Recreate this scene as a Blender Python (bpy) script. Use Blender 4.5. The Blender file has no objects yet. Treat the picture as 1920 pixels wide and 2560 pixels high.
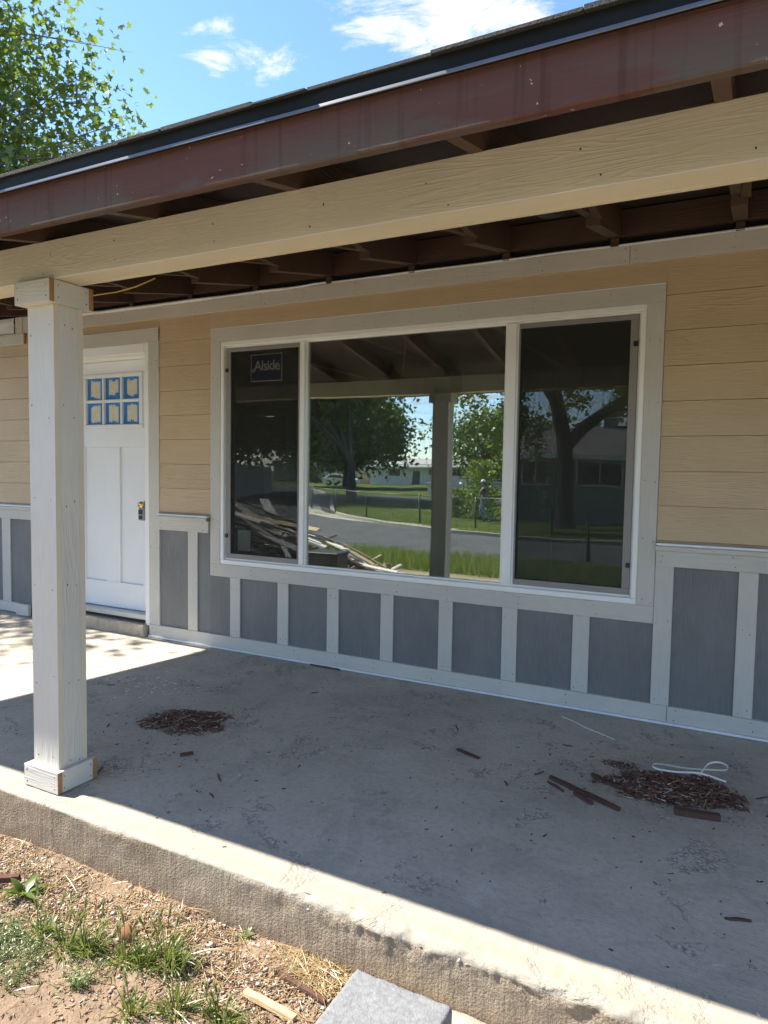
import bpy, bmesh, math, random
import numpy as np
from mathutils import Vector, Matrix, noise, Euler

rnd = random.Random(7)
rng = np.random.default_rng(7)
S = bpy.context.scene
COL = S.collection

# ------------------------------------------------------------------ camera
cam = bpy.data.cameras.new('camera')
camo = bpy.data.objects.new('camera', cam)
COL.objects.link(camo)
S.camera = camo
_yaw, _pit, _rol, _f = -0.4776, -0.0610, 0.0163, 1728.89
_fw = Vector((math.sin(_yaw)*math.cos(_pit), math.cos(_yaw)*math.cos(_pit), math.sin(_pit)))
_rt = Vector((math.cos(_yaw), -math.sin(_yaw), 0))
_up = _rt.cross(_fw)
_r2 = _rt*math.cos(_rol) + _up*math.sin(_rol)
_u2 = -_rt*math.sin(_rol) + _up*math.cos(_rol)
_m = Matrix((_r2, _u2, -_fw)).transposed().to_4x4()
_m.translation = (3.4692, -3.9215, 1.338)
camo.matrix_world = _m
cam.sensor_fit = 'VERTICAL'
cam.sensor_height = 24.0
cam.lens = _f/2560*24.0
cam.clip_start = 0.05
cam.clip_end = 2000

# ------------------------------------------------------------------ sky, sun, exposure
SUN_S = Vector((0.824, 0.196, -1.0))          # direction light travels
SKY_STRENGTH = 0.080
SUN_STRENGTH = 3.15
EXPOSURE = 2.18
to_sun = (-SUN_S).normalized()
elev = math.asin(to_sun.z)
azim = math.atan2(to_sun.x, to_sun.y)         # clockwise from +Y
W = bpy.data.worlds.new('World')
S.world = W
W.use_nodes = True
wn = W.node_tree
wn.nodes.clear()
def N(t, typ, **kw):
    n = t.nodes.new(typ)
    for k, v in kw.items():
        if hasattr(n, k): setattr(n, k, v)
    return n
sky = N(wn, 'ShaderNodeTexSky', sky_type='NISHITA', sun_disc=False)
sky.sun_elevation = elev
sky.sun_rotation = azim
sky.altitude = 600; sky.air_density = 1.0; sky.dust_density = 0.1; sky.ozone_density = 6.0
tc = N(wn, 'ShaderNodeTexCoord')
# cloud layer: direction projected onto a flat ceiling, so clouds flatten towards the horizon
sep = N(wn, 'ShaderNodeSeparateXYZ'); wn.links.new(tc.outputs['Generated'], sep.inputs[0])
zc = N(wn, 'ShaderNodeMath', operation='MAXIMUM'); wn.links.new(sep.outputs['Z'], zc.inputs[0]); zc.inputs[1].default_value = 0.05
dv = N(wn, 'ShaderNodeVectorMath', operation='DIVIDE'); wn.links.new(tc.outputs['Generated'], dv.inputs[0])
cz = N(wn, 'ShaderNodeCombineXYZ')
for i in range(3): wn.links.new(zc.outputs[0], cz.inputs[i])
wn.links.new(cz.outputs[0], dv.inputs[1])
def wnoise(scale, detail, rough, off, dist=0.0, sc=(1, 1, 0)):
    mp = N(wn, 'ShaderNodeMapping'); mp.inputs['Location'].default_value = off; mp.inputs['Scale'].default_value = sc
    wn.links.new(dv.outputs[0], mp.inputs[0])
    nz = N(wn, 'ShaderNodeTexNoise'); nz.inputs['Scale'].default_value = scale; nz.inputs['Detail'].default_value = detail
    nz.inputs['Roughness'].default_value = rough; nz.inputs['Distortion'].default_value = dist
    wn.links.new(mp.outputs[0], nz.inputs['Vector'])
    return nz
def wmath(op, a, b):
    m = N(wn, 'ShaderNodeMath', operation=op)
    for i, q in enumerate((a, b)):
        if isinstance(q, (int, float)): m.inputs[i].default_value = q
        else: wn.links.new(q, m.inputs[i])
    return m.outputs[0]
big = wnoise(0.9, 2, 0.5, (3.1, 1.7, 0))
fine = wnoise(4.2, 10, 0.66, (0.3, 4.4, 0), 0.5, (1.0, 1.5, 0))
def blob(d, r):
    d = Vector(d); p = (d.x/d.z, d.y/d.z, 1.0)
    ds = N(wn, 'ShaderNodeVectorMath', operation='DISTANCE'); wn.links.new(dv.outputs[0], ds.inputs[0]); ds.inputs[1].default_value = p
    q = wmath('DIVIDE', ds.outputs['Value'], r)
    return wmath('MAXIMUM', wmath('SUBTRACT', 1.0, q), 0.0)
cov = wmath('MULTIPLY', wmath('SUBTRACT', big.outputs['Fac'], 0.44), 1.5)  # cloud cover raised around the sky for whiter fill light
cov = wmath('ADD', cov, wmath('MULTIPLY', blob((-.33, .785, .522), 0.40), 0.54))
cov = wmath('ADD', cov, wmath('MULTIPLY', blob((-.575, .66, .487), 0.24), 0.54))
cov = wmath('SUBTRACT', cov, wmath('MULTIPLY', blob((-.60, .60, .40), 1.3), 0.52))  # thins that added cover in the visible part of the sky
dens = wmath('ADD', cov, wmath('MULTIPLY', wmath('SUBTRACT', fine.outputs['Fac'], 0.52), 1.6))
ramp = N(wn, 'ShaderNodeMapRange', interpolation_type='SMOOTHSTEP'); ramp.inputs['From Min'].default_value = 0.02; ramp.inputs['From Max'].default_value = 0.34
ramp.inputs['To Max'].default_value = 0.95
wn.links.new(dens, ramp.inputs['Value'])
hz = N(wn, 'ShaderNodeMapRange'); hz.inputs['From Min'].default_value = 0.0; hz.inputs['From Max'].default_value = 0.12
wn.links.new(sep.outputs['Z'], hz.inputs['Value'])
cf = wmath('MULTIPLY', ramp.outputs[0], hz.outputs[0])
mix = N(wn, 'ShaderNodeMixRGB'); wn.links.new(cf, mix.inputs['Fac']); wn.links.new(sky.outputs[0], mix.inputs[1])
mix.inputs[2].default_value = (3.3, 3.32, 3.4, 1)
bg = N(wn, 'ShaderNodeBackground'); bg.inputs['Strength'].default_value = SKY_STRENGTH
wn.links.new(mix.outputs[0], bg.inputs['Color'])
wo = N(wn, 'ShaderNodeOutputWorld'); wn.links.new(bg.outputs[0], wo.inputs[0])

sun = bpy.data.lights.new('sun', 'SUN'); sun.energy = SUN_STRENGTH; sun.angle = math.radians(0.55); sun.color = (1.0, 0.94, 0.85)
suno = bpy.data.objects.new('sun', sun); COL.objects.link(suno); suno.location = (-9, -6, 14)
suno.rotation_euler = SUN_S.to_track_quat('-Z', 'Y').to_euler()
S.view_settings.view_transform = 'Standard'
S.view_settings.look = 'None'
S.view_settings.exposure = EXPOSURE
S.view_settings.gamma = 1.0
S.view_settings.use_curve_mapping = False
S.cycles.max_bounces = 7
S.cycles.diffuse_bounces = 4
S.cycles.transparent_max_bounces = 14
S.cycles.adaptive_threshold = 0.02
S.cycles.glossy_bounces = 5
S.cycles.use_denoising = True

# ------------------------------------------------------------------ material helpers
def mat(name):
    m = bpy.data.materials.new(name); m.use_nodes = True
    t = m.node_tree
    return m, t, t.nodes['Principled BSDF']
def rgb(c): return (c[0], c[1], c[2], 1)
def tnoise(t, vec, scale, detail=3, rough=0.5, dist=0.0):
    n = N(t, 'ShaderNodeTexNoise'); n.inputs['Scale'].default_value = scale; n.inputs['Detail'].default_value = detail
    n.inputs['Roughness'].default_value = rough; n.inputs['Distortion'].default_value = dist
    t.links.new(vec, n.inputs['Vector']); return n.outputs['Fac']
def tmath(t, op, a, b=0.0, clamp=False):
    m = N(t, 'ShaderNodeMath', operation=op); m.use_clamp = clamp
    for i, q in enumerate((a, b)):
        if isinstance(q, (int, float)): m.inputs[i].default_value = q
        else: t.links.new(q, m.inputs[i])
    return m.outputs[0]
def tmap(t, v, a, b, c=0.0, d=1.0):
    m = N(t, 'ShaderNodeMapRange'); t.links.new(v, m.inputs['Value'])
    for k, q in zip(('From Min', 'From Max', 'To Min', 'To Max'), (a, b, c, d)): m.inputs[k].default_value = q
    return m.outputs[0]
def tmix(t, fac, a, b, mode='MIX'):
    m = N(t, 'ShaderNodeMixRGB', blend_type=mode)
    for k, q in (('Fac', fac), ('Color1', a), ('Color2', b)):
        if isinstance(q, (int, float)): m.inputs[k].default_value = q
        elif isinstance(q, tuple): m.inputs[k].default_value = rgb(q)
        else: t.links.new(q, m.inputs[k])
    return m.outputs[0]
def tcoord(t, scale=(1, 1, 1), rand=True, world=False):
    c = N(t, 'ShaderNodeTexCoord')
    v = c.outputs['Object']
    if world:
        g = N(t, 'ShaderNodeNewGeometry'); v = g.outputs['Position']
    if rand:
        oi = N(t, 'ShaderNodeObjectInfo')
        a = N(t, 'ShaderNodeVectorMath', operation='ADD'); t.links.new(v, a.inputs[0])
        s = N(t, 'ShaderNodeMath', operation='MULTIPLY'); t.links.new(oi.outputs['Random'], s.inputs[0]); s.inputs[1].default_value = 37.0
        cb = N(t, 'ShaderNodeCombineXYZ')
        for i in range(3): t.links.new(s.outputs[0], cb.inputs[i])
        t.links.new(cb.outputs[0], a.inputs[1]); v = a.outputs[0]
    mp = N(t, 'ShaderNodeMapping'); mp.inputs['Scale'].default_value = scale
    t.links.new(v, mp.inputs[0]); return mp.outputs[0]
def bump(t, b, h, strength, dist):
    n = N(t, 'ShaderNodeBump'); n.inputs['Strength'].default_value = strength; n.inputs['Distance'].default_value = dist
    t.links.new(h, n.inputs['Height']); t.links.new(n.outputs[0], b.inputs['Normal'])
def simple(name, col, rough=0.6, metal=0.0, var=0.12, nscale=6.0, bmp=0.0, bscale=60.0, spec=0.5):
    m, t, b = mat(name)
    v = tcoord(t)
    n = tnoise(t, v, nscale, 4, 0.6)
    f = tmap(t, n, 0.3, 0.7)
    dk = tuple(c*(1-var) for c in col); lt = tuple(min(1, c*(1+var)) for c in col)
    t.links.new(tmix(t, f, dk, lt), b.inputs['Base Color'])
    b.inputs['Roughness'].default_value = rough; b.inputs['Metallic'].default_value = metal
    b.inputs['Specular IOR Level'].default_value = spec
    if bmp: bump(t, b, tnoise(t, v, bscale, 4, 0.6), bmp, 0.01)
    return m
def grain(name, col, axis, strength=0.5, rough=0.62, rings=70.0, streak=0.06, fleck=None, worn=None, spec=.4):
    """embossed cedar grain running along the given axis (0 x, 1 y, 2 z)"""
    m, t, b = mat(name)
    sc = [15.0, 15.0, 15.0]; sc[axis] = 1.0
    v = tcoord(t, tuple(sc))
    n = tnoise(t, v, 1.5, 1.5, 0.45, 0.25)
    ring = tmath(t, 'SINE', tmath(t, 'MULTIPLY', n, rings))
    ring = tmap(t, ring, 0.1, 0.95)
    sc2 = [210.0]*3; sc2[axis] = 9.0
    f = tnoise(t, tcoord(t, tuple(sc2)), 1.0, 2, 0.5)
    wob = tnoise(t, tcoord(t, (3, 3, 3)), 1.0, 3, 0.6)
    pres = tmap(t, wob, 0.35, 0.62)
    h = tmath(t, 'ADD', tmath(t, 'MULTIPLY', ring, tmath(t, 'MULTIPLY', pres, 0.8)), tmath(t, 'MULTIPLY', f, 0.8))
    bump(t, b, h, strength, 0.003)
    lt = tuple(min(1, c*1.05) for c in col); dk = tuple(c*0.93 for c in col)
    c0 = tmix(t, tmap(t, tnoise(t, tcoord(t, (1.5, 1.5, 1.5)), 1.3, 4, 0.6), .3, .7), dk, lt)
    c0 = tmix(t, tmath(t, 'MULTIPLY', ring, streak), c0, tuple(c*0.55 for c in col))
    if fleck:
        fl = tmap(t, tnoise(t, tcoord(t, tuple(q*0.35 for q in sc2)), 1.0, 4, 0.7), 0.67, 0.76)
        c0 = tmix(t, tmath(t, 'MULTIPLY', fl, 0.55), c0, fleck)
    if worn:
        w = tmap(t, tnoise(t, tcoord(t, (2.2, 14, 9)), 1.0, 6, 0.65), 0.40, 0.50)
        zz = N(t, 'ShaderNodeSeparateXYZ'); t.links.new(tcoord(t, rand=False), zz.inputs[0])
        low = tmap(t, zz.outputs['Z'], 0.02, -0.06)
        c0 = tmix(t, tmath(t, 'MULTIPLY', w, tmap(t, low, 0, 1, 0.06, 1.0), True), c0, worn)
        drip = tmap(t, tnoise(t, tcoord(t, (26, 1, 1.2)), 1.0, 3, 0.6), 0.58, 0.70)
        c0 = tmix(t, tmath(t, 'MULTIPLY', drip, 0.45), c0, tuple(c*0.45 for c in col))
        sp = tmap(t, tnoise(t, tcoord(t, (1, 1, 1)), 55.0, 2, 0.6), 0.735, 0.76)
        c0 = tmix(t, sp, c0, (0.42, 0.35, 0.28))
    if fleck:
        c0 = tmix(t, tmap(t, tnoise(t, tcoord(t, (1, 1, .5)), 4.5, 6, .7), .42, .66, 0, .35), c0, tuple(min(1, q*1.45) for q in col))
    t.links.new(c0, b.inputs['Base Color'])
    b.inputs['Roughness'].default_value = rough; b.inputs['Specular IOR Level'].default_value = spec
    return m

TRIMC = (0.57, 0.545, 0.485)
M = {}
M['trim_h'] = grain('painted_trim_h', TRIMC, 0, .40)
M['trim_v'] = grain('painted_trim_v', TRIMC, 2, .40)
M['trim_y'] = grain('painted_trim_y', TRIMC, 1, .40)
M['beam'] = grain('painted_beam', (0.60, 0.56, 0.465), 0, .22, rings=90, streak=.03)
M['cream'] = grain('primed_bounce_tint', (0.63, 0.565, 0.40), 0, .15, streak=.03)  # cream tint carries the warm ground bounce on the beam's underside
M['cream_v'] = grain('primed_edge', (0.60, 0.54, 0.42), 2, .12, streak=.02)
M['siding'] = grain('tan_lap_siding', (0.56, 0.425, 0.265), 0, .45, rings=75, streak=.07)
M['panel'] = grain('grey_panel', (0.175, 0.177, 0.173), 2, .5, rings=70, streak=.14, fleck=(0.42, 0.42, 0.41))
M['fascia'] = grain('maroon_fascia', (0.112, 0.054, 0.046), 0, .25, .85, worn=(0.105, 0.080, 0.064), spec=.12, streak=.08)
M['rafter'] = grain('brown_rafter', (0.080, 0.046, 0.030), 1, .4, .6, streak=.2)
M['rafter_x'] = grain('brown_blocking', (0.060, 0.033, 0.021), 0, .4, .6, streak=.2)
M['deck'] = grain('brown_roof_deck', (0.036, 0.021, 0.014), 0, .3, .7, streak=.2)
M['cutend'] = simple('raw_fibreboard_end', (0.33, 0.17, 0.07), .8, var=.1, nscale=30)
M['vinyl'] = simple('white_vinyl', (0.86, 0.86, 0.83), .32, var=.02)
M['door'] = simple('white_door_paint', (0.78, 0.79, 0.79), .42, var=.03, nscale=2.5)
M['caulk'] = simple('white_flashing', (0.78, 0.80, 0.82), .45, var=.05)
M['wrap'] = simple('house_wrap', (0.72, 0.72, 0.72), .5, var=.08, nscale=12)
M['bluetape'] = simple('blue_masking_tape', (0.020, 0.21, 0.60), .6, var=.12, nscale=40)
M['creamtape'] = simple('cream_masking_tape', (0.66, 0.62, 0.47), .7, var=.10, nscale=25)
M['brass'] = simple('brass', (0.75, 0.52, 0.18), .22, 1.0, var=.05)
M['black'] = simple('black_plastic', (0.012, 0.012, 0.013), .5, var=.2)
M['steelgrey'] = simple('grey_plastic', (0.30, 0.31, 0.31), .45, var=.1)
M['threshold'] = simple('aluminium_sill', (0.55, 0.56, 0.56), .35, .6, var=.05)
M['screenframe'] = simple('screen_frame', (0.26, 0.245, 0.23), .45, var=.04)
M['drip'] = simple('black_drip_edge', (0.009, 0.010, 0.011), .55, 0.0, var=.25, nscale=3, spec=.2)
M['flange'] = simple('drip_edge_lip', (0.11, 0.12, 0.135), .3, .6, var=.15, nscale=3)  # paler than the drip edge: glint of sky and sun put into the grey
M['shingle'] = simple('asphalt_shingle', (0.040, 0.040, 0.036), .95, var=.6, nscale=180, bmp=.8, bscale=220)
M['rawwood'] = grain('raw_wood', (0.50, 0.36, 0.20), 0, .3, .8)
M['bark_scrap'] = grain('brown_scrap', (0.10, 0.050, 0.033), 0, .6, .8, streak=.3)
M['drywall'] = simple('drywall', (0.62, 0.61, 0.56), .9, var=.06)
M['ceiling'] = simple('ceiling_board', (0.30, 0.29, 0.27), .9, var=.2, nscale=1.5)
M['subfloor'] = simple('subfloor', (0.22, 0.17, 0.11), .8, var=.2)
M['yellow'] = simple('yellow_cable', (0.50, 0.36, 0.04), .5, var=.05)
M['strap'] = simple('white_strap', (0.70, 0.70, 0.64), .4, var=.05)
M['navy'] = simple('sticker_blue', (0.012, 0.016, 0.10), .35, var=.05)
M['print'] = simple('sticker_print', (0.66, 0.68, 0.66), .5, var=.02)
M['mint'] = simple('sticker_pale', (0.34, 0.42, 0.36), .5, var=.05)
M['nail'] = simple('nail_head', (0.035, 0.030, 0.026), .6, var=.3)
M['skirtmetal'] = simple('starter_strip', (0.72, 0.75, 0.77), .4, var=.05)

def glass_mat(name, f0, tint):
    m = bpy.data.materials.new(name); m.use_nodes = True; t = m.node_tree; t.nodes.clear()
    lw = N(t, 'ShaderNodeLayerWeight'); lw.inputs['Blend'].default_value = 0.5
    p = tmath(t, 'POWER', lw.outputs['Facing'], 5.0)
    F = tmath(t, 'ADD', tmath(t, 'MULTIPLY', p, 1.0-f0), f0, True)
    tr = N(t, 'ShaderNodeBsdfTransparent'); tr.inputs[0].default_value = rgb(tint)
    gl = N(t, 'ShaderNodeBsdfGlossy'); gl.inputs['Roughness'].default_value = 0.0; gl.inputs['Color'].default_value = (.97, 1, .98, 1)
    wb = N(t, 'ShaderNodeBump'); wb.inputs['Strength'].default_value = 1.0; wb.inputs['Distance'].default_value = 0.0007
    t.links.new(tnoise(t, tcoord(t), 2.6, 1, .4), wb.inputs['Height']); t.links.new(wb.outputs[0], gl.inputs['Normal'])
    mx = N(t, 'ShaderNodeMixShader'); t.links.new(F, mx.inputs[0]); t.links.new(tr.outputs[0], mx.inputs[1]); t.links.new(gl.outputs[0], mx.inputs[2])
    du = N(t, 'ShaderNodeBsdfDiffuse'); du.inputs[0].default_value = (.62, .62, .56, 1)
    sm = tmap(t, tnoise(t, tcoord(t, (1.2, 1.2, .5)), 3.5, 6, .68, 1.0), .35, .75, .006, .055)
    m3 = N(t, 'ShaderNodeMixShader'); t.links.new(sm, m3.inputs[0]); t.links.new(mx.outputs[0], m3.inputs[1]); t.links.new(du.outputs[0], m3.inputs[2])
    o = N(t, 'ShaderNodeOutputMaterial'); t.links.new(m3.outputs[0], o.inputs[0])
    return m
M['glass'] = glass_mat('coated_glazing', 0.30, (0.72, 0.78, 0.72))
def mesh_screen():
    m = bpy.data.materials.new('insect_screen'); m.use_nodes = True; t = m.node_tree; t.nodes.clear()
    tr = N(t, 'ShaderNodeBsdfTransparent'); df = N(t, 'ShaderNodeBsdfDiffuse'); df.inputs[0].default_value = (.045, .045, .042, 1)
    v = tcoord(t, (1, 1, 1), False)
    f = tmap(t, tnoise(t, v, 3.0, 2), .3, .7, .35, .39)
    mx = N(t, 'ShaderNodeMixShader'); t.links.new(f, mx.inputs[0]); t.links.new(tr.outputs[0], mx.inputs[1]); t.links.new(df.outputs[0], mx.inputs[2])
    o = N(t, 'ShaderNodeOutputMaterial'); t.links.new(mx.outputs[0], o.inputs[0])
    return m
M['screen'] = mesh_screen()

def leaf_mat(name, c1, c2, trans=(0.20, 0.32, 0.03)):
    m = bpy.data.materials.new(name); m.use_nodes = True; t = m.node_tree; t.nodes.clear()
    g = N(t, 'ShaderNodeNewGeometry')
    col = tmix(t, g.outputs['Random Per Island'], c1, c2)
    df = N(t, 'ShaderNodeBsdfDiffuse'); t.links.new(col, df.inputs[0])
    tl = N(t, 'ShaderNodeBsdfTranslucent'); t.links.new(tmix(t, 0.55, col, trans), tl.inputs[0])
    gs = N(t, 'ShaderNodeBsdfGlossy'); gs.inputs['Roughness'].default_value = .38; gs.inputs['Color'].default_value = (.8, .85, .8, 1)
    m1 = N(t, 'ShaderNodeMixShader'); m1.inputs[0].default_value = .42; t.links.new(df.outputs[0], m1.inputs[1]); t.links.new(tl.outputs[0], m1.inputs[2])
    m2 = N(t, 'ShaderNodeMixShader'); m2.inputs[0].default_value = .045; t.links.new(m1.outputs[0], m2.inputs[1]); t.links.new(gs.outputs[0], m2.inputs[2])
    o = N(t, 'ShaderNodeOutputMaterial'); t.links.new(m2.outputs[0], o.inputs[0])
    return m
M['leaf'] = leaf_mat('plane_leaf', (0.045, 0.090, 0.020), (0.15, 0.21, 0.04), (0.30, 0.42, 0.03))
M['leaf_dark'] = leaf_mat('dark_leaf', (0.030, 0.062, 0.018), (0.085, 0.135, 0.032), (0.14, 0.22, 0.03))
M['leaf_yellow'] = leaf_mat('yellow_green_leaf', (0.10, 0.15, 0.02), (0.20, 0.24, 0.035), (0.34, 0.40, 0.03))
M['grass'] = leaf_mat('grass_blade', (0.095, 0.15, 0.026), (0.20, 0.245, 0.06), (0.28, 0.35, 0.055))
M['barley'] = leaf_mat('barley_head', (0.24, 0.29, 0.09), (0.40, 0.40, 0.19), (0.42, 0.44, 0.14))
M['feather'] = leaf_mat('feathery_weed', (0.085, 0.135, 0.035), (0.15, 0.20, 0.065), (0.20, 0.27, 0.06))
M['straw'] = leaf_mat('straw', (0.36, 0.26, 0.12), (0.55, 0.42, 0.22), (0.5, 0.4, 0.2))
M['bark'] = simple('bark', (0.13, 0.105, 0.075), .9, var=.45, nscale=14, bmp=.8, bscale=25)
M['bark_dark'] = simple('dark_bark', (0.05, 0.042, 0.035), .9, var=.4, nscale=10, bmp=.8, bscale=20)

# concrete -----------------------------------------------------------
def concrete_top():
    m, t, b = mat('porch_concrete')
    v = tcoord(t, rand=False, world=True)
    n1 = tnoise(t, v, 1.1, 5, 0.6, .3); n2 = tnoise(t, v, 5.0, 6, 0.65, .4); n3 = tnoise(t, v, 42.0, 4, 0.7)
    brush = tnoise(t, tcoord(t, (14, 260, 1), False, True), 1.0, 3, .6)
    c = tmix(t, tmap(t, n1, .32, .68), (0.41, 0.358, 0.282), (0.56, 0.49, 0.388))
    c = tmix(t, tmap(t, n2, .50, .70, 0, .55), c, (0.31, 0.278, 0.23))
    c = tmix(t, tmap(t, n2, .40, .22, 0, .55), c, (0.60, 0.55, 0.47))
    c = tmix(t, tmap(t, n3, .45, .75, 0, .5), c, (0.25, 0.225, 0.185))
    # worn patches where the aggregate shows
    pm = tmap(t, tnoise(t, v, 3.4, 7, .75, .6), .56, .60)
    vo = N(t, 'ShaderNodeTexVoronoi'); vo.inputs['Scale'].default_value = 75.0; t.links.new(v, vo.inputs['Vector'])
    agg = tmix(t, tmap(t, vo.outputs['Distance'], .1, .6), (0.64, 0.575, 0.475), (0.27, 0.24, 0.195))
    c = tmix(t, tmath(t, 'MULTIPLY', pm, .85), c, agg)
    # hairline cracks, drips and sharp-edged stains
    cv = N(t, 'ShaderNodeTexVoronoi', feature='DISTANCE_TO_EDGE'); cv.inputs['Scale'].default_value = .75
    wv = N(t, 'ShaderNodeVectorMath', operation='ADD'); t.links.new(v, wv.inputs[0])
    wn_ = N(t, 'ShaderNodeTexNoise'); wn_.inputs['Scale'].default_value = 4.0; wn_.inputs['Detail'].default_value = 6; t.links.new(v, wn_.inputs['Vector'])
    t.links.new(wn_.outputs['Color'], wv.inputs[1]); t.links.new(wv.outputs[0], cv.inputs['Vector'])
    crk = tmath(t, 'MULTIPLY', tmap(t, cv.outputs['Distance'], .0022, .0006), tmap(t, tnoise(t, v, 1.4, 2), .5, .56))
    c = tmix(t, tmath(t, 'MULTIPLY', crk, .7), c, (0.12, 0.11, 0.10))
    stn = tmap(t, tnoise(t, v, 1.9, 7, .62, 1.2), .60, .625)
    c = tmix(t, tmath(t, 'MULTIPLY', stn, .22), c, (0.24, 0.225, 0.205))
    lim = tmap(t, tnoise(t, v, 6.5, 6, .7, .8), .655, .68)
    c = tmix(t, tmath(t, 'MULTIPLY', lim, .5), c, (0.66, 0.64, 0.60))
    # small dark specks and pale paint specks
    sp = tmap(t, tnoise(t, v, 70.0, 2, .5), .745, .765)
    c = tmix(t, sp, c, (0.05, 0.045, 0.04))
    wp = tmap(t, tnoise(t, tcoord(t, (1, 1, 1), False, True), 95.0, 2, .5, .2), .755, .775)
    c = tmix(t, wp, c, (0.62, 0.61, 0.58))
    # colour darkened along the outer edge to offset the sun falling on it
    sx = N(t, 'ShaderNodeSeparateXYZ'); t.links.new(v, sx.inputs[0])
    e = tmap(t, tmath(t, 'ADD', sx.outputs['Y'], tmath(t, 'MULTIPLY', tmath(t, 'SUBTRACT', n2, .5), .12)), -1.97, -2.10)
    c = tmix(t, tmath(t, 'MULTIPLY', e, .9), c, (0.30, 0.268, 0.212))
    t.links.new(c, b.inputs['Base Color'])
    b.inputs['Roughness'].default_value = .78
    h = tmath(t, 'ADD', tmath(t, 'MULTIPLY', n3, .35), tmath(t, 'MULTIPLY', brush, .45))
    h = tmath(t, 'ADD', h, tmath(t, 'MULTIPLY', tmath(t, 'MULTIPLY', pm, vo.outputs['Distance']), -.9))
    h = tmath(t, 'ADD', h, tmath(t, 'MULTIPLY', n2, 1.5))
    bump(t, b, h, .6, .008)
    return m
def concrete_face(name='slab_face_concrete', c0=(0.225, 0.175, 0.115), c1=(0.36, 0.295, 0.21)):
    m, t, b = mat(name)
    v = tcoord(t, rand=False, world=True)
    n1 = tnoise(t, v, 2.2, 5, .6, .3); n3 = tnoise(t, v, 130.0, 3, .6)
    st = tnoise(t, tcoord(t, (60, 60, 4), False, True), 1.0, 4, .6)
    c = tmix(t, tmap(t, n1, .3, .7), c0, c1)
    c = tmix(t, tmap(t, st, .45, .7, 0, .4), c, (0.16, 0.13, 0.095))
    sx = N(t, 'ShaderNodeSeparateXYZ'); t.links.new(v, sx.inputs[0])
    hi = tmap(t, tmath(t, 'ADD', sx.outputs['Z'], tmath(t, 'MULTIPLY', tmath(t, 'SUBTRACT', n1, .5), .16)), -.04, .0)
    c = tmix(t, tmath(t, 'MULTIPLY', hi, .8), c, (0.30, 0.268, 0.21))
    c = tmix(t, tmap(t, n3, .62, .75, 0, .6), c, (0.09, 0.075, 0.06))
    dirt = tmap(t, tmath(t, 'ADD', sx.outputs['Z'], tmath(t, 'MULTIPLY', tmath(t, 'SUBTRACT', st, .5), .12)), -.13, -.19)
    c = tmix(t, tmath(t, 'MULTIPLY', dirt, .7), c, (0.20, 0.135, 0.085))
    t.links.new(c, b.inputs['Base Color']); b.inputs['Roughness'].default_value = .9
    h = tmath(t, 'ADD', n3, tmath(t, 'MULTIPLY', st, 1.0))
    bump(t, b, h, .75, .007)
    return m
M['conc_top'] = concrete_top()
M['conc_face'] = concrete_face()
M['paver'] = simple('paver_concrete', (0.185, 0.19, 0.195), .9, var=.22, nscale=70, bmp=.35, bscale=160)
M['ledge'] = simple('footing_concrete', (0.40, 0.34, 0.26), .9, var=.2, nscale=20, bmp=.6, bscale=70)
M['filler'] = simple('joint_filler', (0.52, 0.50, 0.46), .8, var=.1, nscale=20)
M['stone_mix'] = None
def island(name, cols, rough=.85):
    m, t, b = mat(name)
    g = N(t, 'ShaderNodeNewGeometry')
    cr = N(t, 'ShaderNodeValToRGB'); cr.color_ramp.interpolation = 'CONSTANT'
    while len(cr.color_ramp.elements) < len(cols): cr.color_ramp.elements.new(0.5)
    for i, (p, c) in enumerate(cols):
        cr.color_ramp.elements[i].position = p; cr.color_ramp.elements[i].color = rgb(c)
    t.links.new(g.outputs['Random Per Island'], cr.inputs[0]); t.links.new(cr.outputs[0], b.inputs['Base Color'])
    b.inputs['Roughness'].default_value = rough
    return m
M['chips'] = island('bark_chips', [(0, (.09, .042, .028)), (.22, (.14, .066, .042)), (.48, (.20, .105, .065)), (.70, (.24, .13, .075)), (.84, (.36, .26, .17)), (.93, (.58, .52, .44))])
M['litter'] = island('ground_litter', [(0, (.24, .16, .09)), (.2, (.34, .24, .14)), (.42, (.14, .080, .05)), (.62, (.25, .13, .07)), (.76, (.40, .32, .22)), (.93, (.52, .47, .39))])
M['specks'] = island('floor_specks', [(0, (.035, .03, .028)), (.45, (.09, .05, .035)), (.7, (.55, .53, .50)), (.85, (.14, .09, .06))])
M['pebble'] = island('pebbles', [(0, (.40, .36, .30)), (.4, (.48, .45, .40)), (.6, (.33, .27, .20)), (.8, (.24, .18, .13))])

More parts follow.
